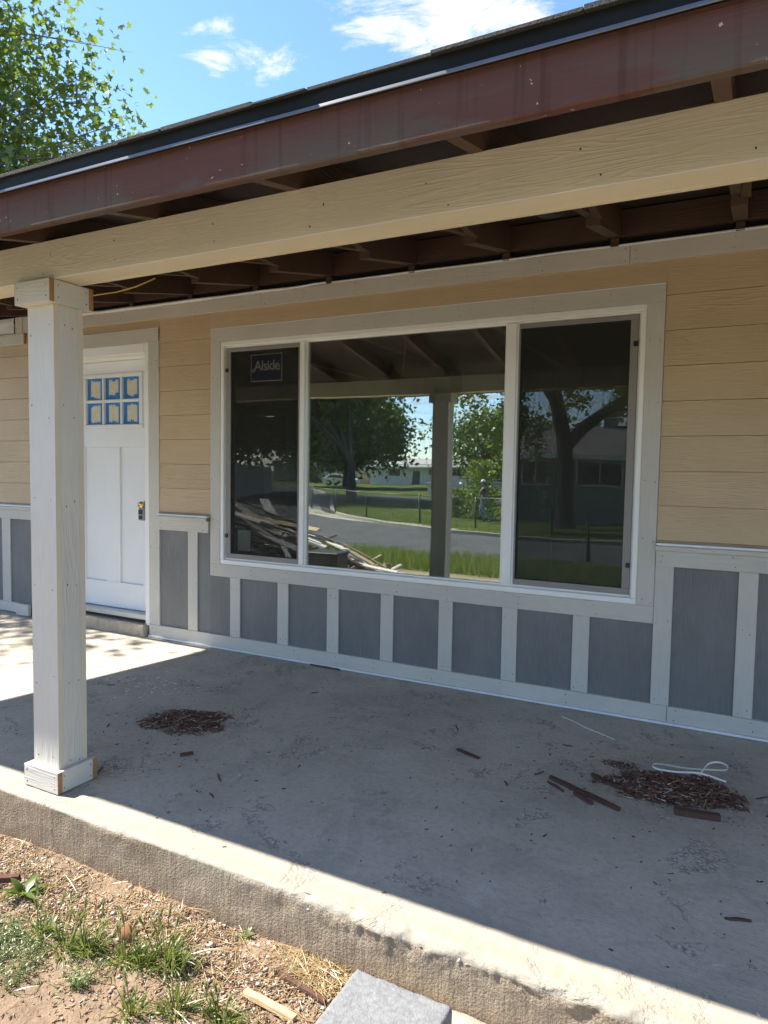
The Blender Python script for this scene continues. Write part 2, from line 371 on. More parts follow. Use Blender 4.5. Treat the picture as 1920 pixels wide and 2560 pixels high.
def ground_mat():
    m, t, b = mat('soil_and_lawn')
    v = tcoord(t, rand=False, world=True)
    n1 = tnoise(t, v, 1.6, 5, .6); n2 = tnoise(t, v, 11, 5, .65); n3 = tnoise(t, v, 90, 4, .7)
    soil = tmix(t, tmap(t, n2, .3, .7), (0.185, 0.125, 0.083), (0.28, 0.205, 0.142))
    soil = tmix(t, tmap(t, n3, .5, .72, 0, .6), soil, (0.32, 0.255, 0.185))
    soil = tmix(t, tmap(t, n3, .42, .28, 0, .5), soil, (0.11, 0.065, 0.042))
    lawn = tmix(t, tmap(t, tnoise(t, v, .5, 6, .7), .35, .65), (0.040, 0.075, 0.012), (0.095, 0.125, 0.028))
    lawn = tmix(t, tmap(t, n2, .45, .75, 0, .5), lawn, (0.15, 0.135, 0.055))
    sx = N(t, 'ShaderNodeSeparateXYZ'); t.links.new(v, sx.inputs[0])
    soil = tmix(t, tmap(t, tmath(t, 'ADD', sx.outputs['Y'], tmath(t, 'MULTIPLY', n1, .8)), -2.6, -3.4, 0, .8), soil, (0.38, 0.31, 0.22))  # yard soil out of view paled to bounce fill light onto the shaded wall
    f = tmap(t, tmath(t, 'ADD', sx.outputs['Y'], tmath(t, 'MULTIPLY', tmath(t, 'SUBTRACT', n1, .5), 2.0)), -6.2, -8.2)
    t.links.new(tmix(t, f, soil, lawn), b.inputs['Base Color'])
    b.inputs['Roughness'].default_value = .95; b.inputs['Specular IOR Level'].default_value = .1
    bump(t, b, tmath(t, 'ADD', n3, tmath(t, 'MULTIPLY', n2, 2.0)), .7, .012)
    return m
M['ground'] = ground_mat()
M['asphalt'] = simple('asphalt', (0.058, 0.060, 0.063), .9, var=.35, nscale=1.2, bmp=.3, bscale=80)
M['kerb'] = simple('kerb_concrete', (0.34, 0.31, 0.26), .9, var=.2)

# ------------------------------------------------------------------ object helpers
def wl(o):
    p = Vector((0, 0, 0))
    while o is not None: p += o.location; o = o.parent
    return p
def put(o, parent=None, loc=None):
    COL.objects.link(o)
    if loc is not None: o.location = Vector(loc) - (wl(parent) if parent else Vector((0, 0, 0)))
    if parent: o.parent = parent
    return o
def tag(o, label=None, cat=None, group=None, kind=None):
    if label: o['label'] = label
    if cat: o['category'] = cat
    if group: o['group'] = group
    if kind: o['kind'] = kind
    return o
def empty(name, loc=(0, 0, 0), parent=None):
    o = bpy.data.objects.new(name, None); o.empty_display_size = .1
    return put(o, parent, loc)
def mesh_from(name, v, f, mats, smooth=False, fm=None):
    me = bpy.data.meshes.new(name); me.from_pydata([tuple(q) for q in v], [], f)
    for q in (mats if isinstance(mats, (list, tuple)) else [mats]): me.materials.append(q)
    if fm is not None: me.polygons.foreach_set('material_index', fm)
    if smooth: me.polygons.foreach_set('use_smooth', [True]*len(me.polygons))
    me.update(); return me
def fast_mesh(name, V, F, mats, smooth=False, fm=None):
    """V (n,3) array, F (m,k) int array of equal-size faces"""
    V = np.asarray(V, dtype=np.float32); F = np.asarray(F, dtype=np.int32)
    me = bpy.data.meshes.new(name); k = F.shape[1]
    me.vertices.add(len(V)); me.vertices.foreach_set('co', V.ravel())
    me.loops.add(F.size); me.loops.foreach_set('vertex_index', F.ravel())
    me.polygons.add(len(F)); me.polygons.foreach_set('loop_start', np.arange(0, F.size, k, dtype=np.int32))
    try: me.polygons.foreach_set('loop_total', np.full(len(F), k, dtype=np.int32))
    except Exception: pass
    for q in (mats if isinstance(mats, (list, tuple)) else [mats]): me.materials.append(q)
    if fm is not None: me.polygons.foreach_set('material_index', np.asarray(fm, dtype=np.int32))
    if smooth: me.polygons.foreach_set('use_smooth', np.ones(len(F), dtype=bool))
    me.update(calc_edges=True); me.validate(); return me
def obj(name, me, parent=None, loc=(0, 0, 0)):
    return put(bpy.data.objects.new(name, me), parent, loc)
BOXF = [(0, 1, 3, 2), (4, 6, 7, 5), (0, 4, 5, 1), (2, 3, 7, 6), (0, 2, 6, 4), (1, 5, 7, 3)]
def box(name, xr, yr, zr, m, parent=None, bev=.0015, jit=0.0):
    c = Vector(((xr[0]+xr[1])/2, (yr[0]+yr[1])/2, (zr[0]+zr[1])/2))
    h = Vector((abs(xr[1]-xr[0])/2, abs(yr[1]-yr[0])/2, abs(zr[1]-zr[0])/2))
    bm = bmesh.new()
    vs = [bm.verts.new((sx*h.x, sy*h.y, sz*h.z)) for sx in (-1, 1) for sy in (-1, 1) for sz in (-1, 1)]
    for f in BOXF: bm.faces.new([vs[i] for i in f])
    bmesh.ops.recalc_face_normals(bm, faces=bm.faces)
    b = min(bev, h.x*.4, h.y*.4, h.z*.4)
    if b > 0: bmesh.ops.bevel(bm, geom=bm.edges[:], offset=b, segments=1, affect='EDGES')
    me = bpy.data.meshes.new(name); bm.to_mesh(me); bm.free(); me.materials.append(m)
    return obj(name, me, parent, c)
def tube_mesh(name, pts, rads, m, seg=8, smooth=True, cap=True):
    pts = [Vector(p) for p in pts]; V = []; F = []
    for i, p in enumerate(pts):
        d = (pts[min(i+1, len(pts)-1)] - pts[max(i-1, 0)]).normalized()
        a = d.cross(Vector((0, 0, 1)) if abs(d.z) < .9 else Vector((1, 0, 0))).normalized(); b2 = d.cross(a)
        r = rads[i] if isinstance(rads, (list, tuple)) else rads
        for k in range(seg):
            t = 2*math.pi*k/seg; V.append(p + (a*math.cos(t)+b2*math.sin(t))*r)
    for i in range(len(pts)-1):
        for k in range(seg):
            F.append((i*seg+k, i*seg+(k+1) % seg, (i+1)*seg+(k+1) % seg, (i+1)*seg+k))
    if cap: F.append(tuple(range(seg-1, -1, -1))); F.append(tuple((len(pts)-1)*seg+k for k in range(seg)))
    return mesh_from(name, V, F, m, smooth)
def merge_tubes(name, chains, m, seg=6):
    V = []; F = []
    for pts, rads in chains:
        pts = [Vector(p) for p in pts]; o = len(V)
        for i, p in enumerate(pts):
            d = (pts[min(i+1, len(pts)-1)] - pts[max(i-1, 0)]).normalized()
            a = d.cross(Vector((0, 0, 1)) if abs(d.z) < .9 else Vector((1, 0, 0))).normalized(); b2 = d.cross(a)
            for k in range(seg):
                t = 2*math.pi*k/seg; V.append(p + (a*math.cos(t)+b2*math.sin(t))*rads[i])
        for i in range(len(pts)-1):
            for k in range(seg):
                F.append((o+i*seg+k, o+i*seg+(k+1) % seg, o+(i+1)*seg+(k+1) % seg, o+(i+1)*seg+k))
    return mesh_from(name, V, F, m, True)
def revolve(name, prof, m, seg=20, axis='Z'):
    V = []; F = []; n = len(prof)
    for k in range(seg):
        t = 2*math.pi*k/seg
        for r, z in prof:
            p = (r*math.cos(t), r*math.sin(t), z)
            V.append(p if axis == 'Z' else (p[0], -p[2], p[1]))
    for k in range(seg):
        for i in range(n-1):
            F.append((k*n+i, ((k+1) % seg)*n+i, ((k+1) % seg)*n+i+1, k*n+i+1))
    return mesh_from(name, V, F, m, True)
def prism(name, poly, d0, d1, m, plane='yz'):
    """extrude a 2-D outline; plane 'yz' extrudes along x, 'xz' along y"""
    n = len(poly); V = []
    for d in (d0, d1):
        for a, b2 in poly: V.append((d, a, b2) if plane == 'yz' else (a, d, b2))
    F = [tuple(range(n)), tuple(range(2*n-1, n-1, -1))] + [(i, i+n, (i+1) % n+n, (i+1) % n) for i in range(n)]
    me = mesh_from(name, V, F, m)
    bm = bmesh.new(); bm.from_mesh(me); bmesh.ops.recalc_face_normals(bm, faces=bm.faces); bm.to_mesh(me); bm.free()
    return me
NAILS = []     # (x, y, z, face axis)
def nails_h(x0, x1, z0, z1, y, step=.40):
    x = x0+.035
    while x < x1-.02:
        for zz in ((z0+.022), (z1-.022)): NAILS.append((x+rnd.uniform(-.012, .012), y, zz+rnd.uniform(-.008, .008), 'y'))
        x += step*rnd.uniform(.7, 1.15)
def nails_v(x0, x1, z0, z1, y, step=.38):
    z = z0+.03
    while z < z1-.01:
        for xx in (x0+.022, x1-.022): NAILS.append((xx+rnd.uniform(-.008, .008), y, z+rnd.uniform(-.012, .012), 'y'))
        z += step*rnd.uniform(.75, 1.15)

# ================================================================== SETTING
def terrain(x, y):
    if y > -2.9: return -.19
    if y > -9.6: return -.19 + (-.60+.19)*((-2.9-y)/6.7)**1.1
    if y > -10.6: return -.60 + (-.74+.60)*((-9.6-y)/1.0)
    return -.74
def lin(a, b, n): return list(np.linspace(a, b, n, endpoint=False))
gx = lin(-900, -120, 8)+lin(-120, -20, 22)+lin(-20, -1, 26)+lin(-1, .7, 16)+lin(.7, 3.3, 230)+lin(3.3, 6, 20)+lin(6, 30, 16)+lin(30, 900, 10)+[900]
gy = lin(-900, -120, 8)+lin(-120, -20, 24)+lin(-20, -3.4, 40)+lin(-3.4, -2.85, 22)+lin(-2.85, -2.14, 72)+lin(-2.14, 12, 12)+lin(12, 900, 10)+[900]
V = []; F = []
for y in gy:
    for x in gx:
        z = terrain(x, y)
        if .5 < x < 3.6 and -3.6 < y < -2.15:
            w = min(1, (x-.5)/.2, (3.6-x)/.2, (y+3.6)/.2)
            z += w*(.016*noise.noise((x*3.1, y*3.1, 0)) + .009*noise.noise((x*11, y*11, 3)) + .006*noise.noise((x*31, y*31, 5)))
            z += .020*max(0, 1-abs(y+2.22)/.08)*w*noise.noise((x*4.0, 1.3, 8))
        V.append((x, y, z))
nx = len(gx)
for j in range(len(gy)-1):
    for i in range(nx-1):
        F.append((j*nx+i, j*nx+i+1, (j+1)*nx+i+1, (j+1)*nx+i))
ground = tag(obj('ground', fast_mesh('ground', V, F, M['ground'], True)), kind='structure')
def gz(x, y):
    z = terrain(x, y)
    if .5 < x < 3.6 and -3.6 < y < -2.15:
        w = min(1, (x-.5)/.2, (3.6-x)/.2, (y+3.6)/.2)
        z += w*(.016*noise.noise((x*3.1, y*3.1, 0)) + .009*noise.noise((x*11, y*11, 3)) + .006*noise.noise((x*31, y*31, 5)))
    return z

# roads
def ribbon(name, pts, width, z, m, thick=0.0, n=60):
    P = [Vector((p[0], p[1], 0)) for p in pts]
    def cr(t):
        i = min(int(t), len(P)-2); u = t-i
        p0, p1, p2, p3 = P[max(i-1, 0)], P[i], P[i+1], P[min(i+2, len(P)-1)]
        return .5*((2*p1)+(p2-p0)*u+(2*p0-5*p1+4*p2-p3)*u*u+(3*p1-p0-3*p2+p3)*u**3)
    V = []; F = []; L = []; Rr = []
    for k in range(n+1):
        t = k/n*(len(P)-1)*.9999; c = cr(t); d = (cr(min(t+.01, len(P)-1.001))-cr(max(t-.01, 0))).normalized(); s = Vector((-d.y, d.x, 0))
        for q in (-1, -.5, 0, .5, 1): V.append(c+s*q*width/2+Vector((0, 0, z-.0*abs(q))))
        L.append(c+s*width/2); Rr.append(c-s*width/2)
    for k in range(n):
        for q in range(4): F.append((k*5+q, k*5+q+1, k*5+q+6, k*5+q+5))
    return tag(obj(name, mesh_from(name, V, F, m, True)), kind='structure'), L, Rr
road, rl, rr_ = ribbon('road', [(60, -14.2), (20, -13.9), (5, -13.7), (-3, -13.5), (-9.5, -15.8), (-15.5, -21), (-21.5, -30), (-30, -43), (-44, -58), (-75, -80)], 6.6, -.732, M['asphalt'])
ribbon('side_road', [(-24, -42.5), (-14, -40.5), (0, -39), (40, -38)], 6.5, -.727, M['asphalt'])
ribbon('pavement', [(-5.5, -18.3), (-9.5, -20.2), (-14.5, -23.6), (-19, -30)], 1.1, -.726, M['kerb'], n=30)
def kerb_mesh(line, name):
    V = []; F = []
    for i, p in enumerate(line):
        a = line[min(i+1, len(line)-1)]-line[max(i-1, 0)]; s = Vector((-a.y, a.x, 0)).normalized()
        for q, h in ((-.08, -.80), (-.08, -.63), (.08, -.63), (.08, -.80)): V.append(p+s*q+Vector((0, 0, h)))
    for i in range(len(line)-1):
        for k in range(3): F.append((i*4+k, i*4+k+1, i*4+k+5, i*4+k+4))
    return tag(obj(name, mesh_from(name, V, F, M['kerb'])), kind='structure')
kerb_mesh(rl, 'kerb'); kerb_mesh(rr_, 'kerb')

# ---------------------------------------------------------------- porch slab
def slab():
    xs = list(np.arange(-3.2, .3, .06))+list(np.arange(.3, 4.1, .009))+list(np.arange(4.1, 7.01, .1))
    prof = [(-.0, 'w')]
    V = []; F = []; fm = []
    ncol = None
    for x in xs:
        spall = max(0, min(1, (x-2.15)/.25))*max(0, min(1, (4.2-x)/.3))
        sp2 = max(0, noise.noise((x*2.3, 7.7, 1.1)))*.8
        s = max(spall*.9, sp2*.7)
        r = .014 + .030*s*(.6+.8*abs(noise.noise((x*5, 2, 3))))
        rows = []
        for y in (.35, -.5, -1.2, -1.8): rows.append((y, 0.0, 0))
        for y in np.linspace(-1.92, -2.17+r, 13): rows.append((y, 0.0, 0))
        for k in range(1, 8):
            a = math.pi/2*k/8; rows.append((-2.17+r-r*math.sin(a), -r+r*math.cos(a), 0))
        for z in np.linspace(-r-.002, -.19, 16): rows.append((-2.17, z, 1))
        rows.append((-2.17, -.30, 1))
        for i, (y, z, mt) in enumerate(rows):
            near = max(0, min(1, (-1.9-y)/.15))
            nz = noise.noise((x*16, y*16, z*16)); n2 = noise.noise((x*55, y*55, z*55)); n3 = noise.noise((x*4, y*4, z*4+9))
            if z > -.001 and i > 0:
                dz = near*(.0015*nz+.001*n2) - near*s*.005*max(0, nz+.1)
                if y < -2.08: dz -= .003*max(0, n3)+.003*s*abs(n2)
                z += dz
            elif mt == 0:
                y += .002*nz+.0015*n2+s*(.010*nz+.006*n2); z += -s*.006*abs(nz)-.002*abs(n2)
            elif z > -.25:
                up = max(0, 1+z/.10)
                y += .0025*nz+.0015*n2+s*up*(.012*nz+.008*n2)+.004*n3
            V.append((x, y, z))
        ncol = len(rows)
        mts = [q[2] for q in rows]
    for i in range(len(xs)-1):
        for k in range(ncol-1):
            F.append((i*ncol+k, i*ncol+k+1, (i+1)*ncol+k+1, (i+1)*ncol+k)); fm.append(1 if mts[k+1] == 1 else 0)
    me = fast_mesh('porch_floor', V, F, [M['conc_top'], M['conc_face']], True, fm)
    bm = bmesh.new(); bm.from_mesh(me); bmesh.ops.recalc_face_normals(bm, faces=bm.faces)
    if sum(f.normal.z for f in bm.faces) < 0: bmesh.ops.reverse_faces(bm, faces=bm.faces)
    bm.to_mesh(me); bm.free()
    return tag(obj('porch_floor', me), kind='structure')
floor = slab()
# joint filler strip in the slab
V = []; F = []
jp = []
for k in range(41):
    t = k/40; y = -1.95+t*1.93; x = -.155-.105*(y+1.95) + .012*noise.noise((y*6, 0, 0)) + .006*noise.noise((y*25, 3, 0))
    w = .009+.006*noise.noise((y*14, 5, 0)); V += [(x-w, y, .0008), (x, y, .003), (x+w, y, .0008)]
for k in range(40):
    F += [(k*3, k*3+1, k*3+4, k*3+3), (k*3+1, k*3+2, k*3+5, k*3+4)]
obj('joint_filler', mesh_from('joint_filler', V, F, M['filler'], True), floor)
# pebbles bared in the broken edge of the slab, footing ledge
def octas(pos, size, flat=.7):
    """many small faceted stones as one array mesh"""
    base = np.array([(1, 0, 0), (0, 1, 0), (-1, 0, 0), (0, -1, 0), (0, 0, 1), (0, 0, -1)], float)
    fc = np.array([(0, 1, 4), (1, 2, 4), (2, 3, 4), (3, 0, 4), (1, 0, 5), (2, 1, 5), (3, 2, 5), (0, 3, 5)])
    n = len(pos); jitter = 1+rng.uniform(-.35, .35, (n, 6, 1))
    ang = rng.uniform(0, 6.28, n); c, s = np.cos(ang), np.sin(ang)
    st = np.stack([rng.uniform(.7, 1.4, n), np.ones(n), rng.uniform(flat*.5, flat, n)], 1)
    P = base[None]*jitter*st[:, None, :]*np.asarray(size)[:, None, None]
    X = P[..., 0]*c[:, None]-P[..., 1]*s[:, None]; Y = P[..., 0]*s[:, None]+P[..., 1]*c[:, None]
    V = np.stack([X, Y, P[..., 2]], -1)+np.asarray(pos)[:, None, :]
    F = fc[None]+(np.arange(n)*6)[:, None, None]
    return V.reshape(-1, 3), F.reshape(-1, 3)
pp = []; ps = []
for k in range(40):
    x = rnd.gauss(2.85, .28)
    if 2.3 < x < 3.5:
        pp.append((x, -2.162-rnd.uniform(-.004, .002), -.03-rnd.random()**1.5*.07)); ps.append(rnd.uniform(.004, .011))
v_, f_ = octas(pp, ps, 1.0)
tag(obj('bared_aggregate', fast_mesh('bared_aggregate', v_, f_, M['pebble'], True), floor), kind='stuff')
def rough_slab(name, x0, x1, y0, y1, z0, z1, m, amp=.004, step=.012, parent=None, edge=.008):
    bm = bmesh.new()
    nxs = max(2, int((x1-x0)/step)); nys = max(2, int((y1-y0)/step)); nzs = max(2, int((z1-z0)/step))
    vs = {}
    def vert(i, j, k):
        if (i, j, k) not in vs:
            p = Vector((x0+(x1-x0)*i/nxs, y0+(y1-y0)*j/nys, z0+(z1-z0)*k/nzs))
            c = Vector(((x0+x1)/2, (y0+y1)/2, (z0+z1)/2))
            on = (i in (0, nxs))+(j in (0, nys))+(k in (0, nzs))
            d = (p-c).normalized()
            if on >= 2: p -= d*edge*(.5+abs(noise.noise(p*23)))
            p += Vector((noise.noise(p*18), noise.noise(p*18+Vector((5, 0, 0))), noise.noise(p*18+Vector((0, 7, 0)))))*amp
            vs[(i, j, k)] = bm.verts.new(p)
        return vs[(i, j, k)]
    for i in range(nxs):
        for j in range(nys):
            for k in (0, nzs): bm.faces.new([vert(i, j, k), vert(i+1, j, k), vert(i+1, j+1, k), vert(i, j+1, k)])
        for k in range(nzs):
            for j in (0, nys): bm.faces.new([vert(i, j, k), vert(i+1, j, k), vert(i+1, j, k+1), vert(i, j, k+1)])
    for j in range(nys):
        for k in range(nzs):
            for i in (0, nxs): bm.faces.new([vert(i, j, k), vert(i, j+1, k), vert(i, j+1, k+1), vert(i, j, k+1)])
    bmesh.ops.recalc_face_normals(bm, faces=bm.faces)
    me = bpy.data.meshes.new(name); bm.to_mesh(me); bm.free(); me.materials.append(m)
    me.polygons.foreach_set('use_smooth', [True]*len(me.polygons))
    return obj(name, me, parent)
rough_slab('footing_ledge', 2.50, 4.4, -2.275, -2.175, -.26, -.172, M['ledge'], .004, .02, floor)

# ================================================================== HOUSE
house = tag(empty('house', (0, 0, 0)), 'single-storey house with tan lap siding, grey panelled base and covered porch', 'house')

SID0, SIDE_ = .988, .183
def siding(x0, x1, zlo, zhi, cut=None):
    k = math.floor((zlo-SID0)/SIDE_ + 1e-6)
    z = SID0+k*SIDE_
    while z < zhi-.004:
        a = max(z+.0026, zlo); b2 = min(z+SIDE_, zhi)
        yb = .002; yt = .0115
        V = [(x0, yb, a), (x1, yb, a), (x1, yt, b2+.0), (x0, yt, b2+.0), (x0, .03, a), (x1, .03, a), (x1, .03, b2), (x0, .03, b2)]
        c = Vector(((x0+x1)/2, .015, (a+b2)/2))
        Fc = [(0, 1, 2, 3), (5, 4, 7, 6), (4, 5, 1, 0), (3, 2, 6, 7), (4, 0, 3, 7), (1, 5, 6, 2)]
        o = obj('siding_board', mesh_from('siding_board', [Vector(q)-c for q in V], Fc, M['siding']), house, c)
        z += SIDE_
WX0, WX1 = -6.0, 7.2
# structural sheathing behind the cladding, with real openings
def sheath(x0, x1, z0, z1, y0=.032, y1=.16):
    box('wall_sheathing', (x0, x1), (y0, y1), (z0, z1), M['drywall'], house, 0)
sheath(WX0, -1.60, -.2, 2.552); sheath(-1.60, -.655, 2.20, 2.552); sheath(-.655, .085, -.2, 2.552)
sheath(.085, 2.99, 2.24, 2.552); sheath(.085, 2.99, -.2, .625); sheath(2.99, WX1, -.2, 2.552); sheath(-1.6, -.655, -.2, .08)
siding(3.075, WX1, .978, 2.4515)
siding(.0, 3.075, 2.3365, 2.4515)
siding(-.508, -.001, .978, 2.4515)
siding(-1.72, -.508, 2.388, 2.4515)
siding(-3.9, -1.722, .978, 2.364)
siding(-2.068, -1.722, 2.364, 2.4515)
# frieze
def hboard(name, x0, x1, z0, z1, y0=0.0, y1=.0195, m='trim_h', nails=True, parent=None):
    o = box(name, (x0, x1), (y0, y1), (z0, z1), M[m], parent or house)
    if nails: nails_h(x0, x1, z0, z1, y0)
    return o
def vboard(name, x0, x1, z0, z1, y0=0.0, y1=.0195, m='trim_v', nails=True, parent=None):
    o = box(name, (x0, x1), (y0, y1), (z0, z1), M[m], parent or house)
    if nails: nails_v(x0, x1, z0, z1, y0)
    return o
for a, b2 in ((-2.0, .45), (.4515, 2.884), (2.8865, 5.3), (5.302, 7.2)):
    hboard('frieze_board', a, b2, 2.4526, 2.5489)
# rolled house wrap tucked on top of the frieze
pts = []; rad = []
for k in range(160):
    x = -2.0+k*.052; pts.append((x, .004+.006*noise.noise((x*3, 0, 0)), 2.556+.004*noise.noise((x*2.2, 4, 0)) + (.012*max(0, noise.noise((x*2.7, 9, 0))) if x < 1 else 0)))
    rad.append(.0075+(.007*max(0, min(1, (1.0-x)/2))))
obj('house_wrap', tube_mesh('house_wrap', pts, rad, M['wrap'], 8), house)
# left bay: head board below exposed wrap
hboard('head_trim', -3.9, -2.069, 2.366, 2.459, -.012, .018)
box('cut_end', (-2.0685, -2.056), (-.012, .018), (2.368, 2.457), M['cutend'], house, .0005)
vboard('short_trim', -2.19, -2.098, 2.461, 2.60, -.004, .018)
vboard('short_trim', -2.094, -2.003, 2.46, 2.60, .002, .018)
V = []; F = []
for i in range(60):
    for j in range(10):
        x = -3.9+i*.0285; z = 2.458+j*.016
        V.append((x, .006+.008*noise.noise((x*3, z*22, 0))+.004*noise.noise((x*9, z*40, 2)), z))
for i in range(59):
    for j in range(9): F.append((i*10+j, (i+1)*10+j, (i+1)*10+j+1, i*10+j+1))
obj('wrap_sheet', mesh_from('wrap_sheet', V, F, M['wrap'], True), house)

# water table (flashing, ledge, band)
def water_table(x0, x1, cut_right=False):
    box('flashing', (x0, x1), (-.028, .012), (.9625, .9765), M['caulk'], house, .003)
    box('ledge', (x0-.004, x1), (-.036, .012), (.936, .9615), M['trim_h'], house, .003)
    hboard('band_board', x0, x1, .852, .9355, -.014, .012)
    if cut_right: box('cut_end', (x1+.0005, x1+.007), (-.034, .012), (.9375, .960), M['cutend'], house, .0005)
water_table(3.076, WX1)
water_table(-.506, -.010, True)
water_table(-3.9, -1.724)
# skirt
for a, b2 in ((-.614, 3.158), (3.1605, 7.2), (-3.9, -2.21)):
    hboard('skirt_board', a, b2, .0175, .1027, -.004, .0165)
box('starter_strip', (-.62, 7.2), (-.013, .008), (.003, .0165), M['skirtmetal'], house, .001)
hboard('loose_block', -2.20, -2.03, .006, .106, -.034, -.006)
# grey panels: one per bay, separated by battens
def bay(x0, x1, z0, z1):
    box('wall_panel', (x0, x1), (.012, .0315), (z0, z1), M['panel'], house, 0)
bats = [(.188, .278), (.610, .700), (1.018, 1.108), (1.426, 1.516), (1.832, 1.922), (2.238, 2.328), (2.650, 2.742)]
for a, b2 in bats: vboard('batten', a, b2, .1035, .5372, .0, .0117)
edges = [0.001]+[(a+b2)/2 for a, b2 in bats]+[3.110]
for a, b2 in zip(edges[:-1], edges[1:]): bay(a, b2-.0003, .09, .560)
vboard('batten', -.218, -.124, .1035, .8515, .0, .0117)
bay(-.505, -.171, .09, .87); bay(-.1705, 0.0007, .09, .87)
vboard('corner_board', 3.0745, 3.166, .1035, .8515, -.003, .0117)
vboard('batten', 3.472, 3.560, .1035, .8515, .0, .0117)
vboard('batten', 3.878, 3.966, .1035, .8515, .0, .0117)
for a, b2 in ((3.1103, 3.516), (3.5163, 3.922), (3.9223, 5.2), (5.2003, 7.2)): bay(a, b2, .09, .87)
vboard('batten', -2.425, -2.312, .1035, .8515, .0, .0117)
bay(-3.9, -2.3685, .0, .87); bay(-2.3682, -1.722, .0, .87)

# ---------------- window
win = empty('window', (1.53, .03, .58), house)
def wbox(name, xr, yr, zr, m, bev=.002): return box(name, xr, yr, zr, M[m], win, bev)
hboard('head_board', 0.0, 3.0729, 2.2364, 2.3279, parent=win)
hboard('apron_board', 0.0, 3.0729, .5378, .6300, parent=win)
vboard('side_board', 0.0, .0898, .6305, 2.2359, parent=win)
vboard('side_board', 2.9840, 3.0725, .6305, 2.2359, parent=win)
wbox('caulk_bead', (.0, 3.073), (.001, .014), (2.3285, 2.3355), 'caulk')
fx0, fx1, fz0, fz1 = .0905, 2.9832, .6305, 2.2358
# outer frame with a stepped inner return
for nm, xr, zr in (('frame', (fx0, fx1), (fz1-.033, fz1)), ('frame', (fx0, fx1), (fz0, fz0+.033)), ('frame', (fx0, fx0+.030), (fz0+.0335, fz1-.0335)), ('frame', (fx1-.030, fx1), (fz0+.0335, fz1-.0335))):
    wbox(nm, xr, (.0025, .075), zr, 'vinyl', .004)
ix0, ix1, iz0, iz1 = fx0+.0305, fx1-.0305, fz0+.0335, fz1-.0335
for xr, zr in (((ix0, ix1), (iz1-.012, iz1)), ((ix0, ix1), (iz0, iz0+.012)), ((ix0, ix0+.010), (iz0+.0125, iz1-.0125)), ((ix1-.010, ix1), (iz0+.0125, iz1-.0125))):
    wbox('stop', xr, (.026, .072), zr, 'vinyl', .002)
jz0, jz1 = iz0+.0125, iz1-.0125
for a, b2 in ((.768, .824), (2.210, 2.287)):
    wbox('mullion', (a+.010, b2-.010), (.006, .072), (jz0, jz1), 'vinyl', .003)
    wbox('stop', (a-.002, a+.0097), (.022, .072), (jz0, jz1), 'vinyl', .002)
    wbox('stop', (b2-.0097, b2+.002), (.022, .072), (jz0, jz1), 'vinyl', .002)
wbox('pane', (.8265, 2.2075), (.040, .046), (jz0, jz1), 'glass', 0)
wbox('pane', (ix0+.0105, .7655), (.046, .052), (jz0, jz1), 'glass', 0)
wbox('pane', (2.2895, ix1-.0105), (.046, .052), (jz0, jz1), 'glass', 0)
def screen(x0, x1, z0, z1, tabx):
    w = .034
    for xr, zr in (((x0, x1), (z1-w*.8, z1)), ((x0, x1), (z0, z0+w)), ((x0, x0+w*(1.2 if tabx == x0 else .25)), (z0+w+.0004, z1-w*.8-.0004)), ((x1-w*(1.2 if tabx == x1 else .25), x1), (z0+w+.0004, z1-w*.8-.0004))):
        wbox('screen_frame', xr, (.018, .030), zr, 'screenframe', .002)
    wbox('screen_mesh', (x0+.006, x1-.006), (.0235, .0250), (z0+.01, z1-.01), 'screen', 0)
    for zz in (z0+.15, z1-.17):
        wbox('pull_tab', (tabx-.0, tabx+.022) if tabx == x0 else (tabx-.022, tabx), (.010, .0176), (zz, zz+.026), 'black', .001)
screen(ix0+.0105, .7655, jz0+.001, jz1-.001, ix0+.0105)
screen(2.2895, ix1-.0105, jz0+.001, jz1-.001, ix1-.0105)
# maker's sticker behind the screen of the left sash
wbox('sticker', (.335, .605), (.0420, .0428), (1.945, 2.135), 'print', 0)
wbox('sticker_ground', (.341, .599), (.0405, .0417), (1.951, 2.129), 'navy', 0)
fc = bpy.data.curves.new('lettering', 'FONT'); fc.body = 'Alside'; fc.size = .098; fc.shear = .0; fc.align_x = 'CENTER'; fc.extrude = .0004; fc.offset = .0012; fc.space_character = .92
fo = bpy.data.objects.new('lettering_curve', fc); COL.objects.link(fo)
dg = bpy.context.evaluated_depsgraph_get(); dg.update()
lm = bpy.data.meshes.new_from_object(fo.evaluated_get(dg)); bpy.data.objects.remove(fo)
lm.materials.clear(); lm.materials.append(M['print'])
lo = obj('lettering', lm, win, (.478, .0396, 2.022)); lo.rotation_euler = (math.pi/2, 0, 0)
sw = [(.372+.002, 0, 2.024), (.358, 0, 2.010), (.349, 0, 2.014), (.349, 0, 2.026), (.358, 0, 2.034), (.372, 0, 2.032), (.386, 0, 2.044)]
obj('lettering', tube_mesh('lettering', [(p[0], .0396, p[2]) for p in sw], .0035, M['print'], 6), win)
obj('lettering', tube_mesh('lettering', [(.560, .0396, 2.026), (.575, .0396, 2.024), (.592, .0396, 2.025)], .0032, M['print'], 6), win)
wbox('energy_label', (.222, .336), (.0440, .0448), (.735, .884), 'mint', 0)

# ---------------- door
dr = empty('door', (-1.124, .1, .09), house)
DX0, DX1, DZ0, DZ1 = -1.581, -.667, .165, 2.180
def dbox(name, xr, yr, zr, m, bev=.002): return box(name, xr, yr, zr, M[m], dr, bev)
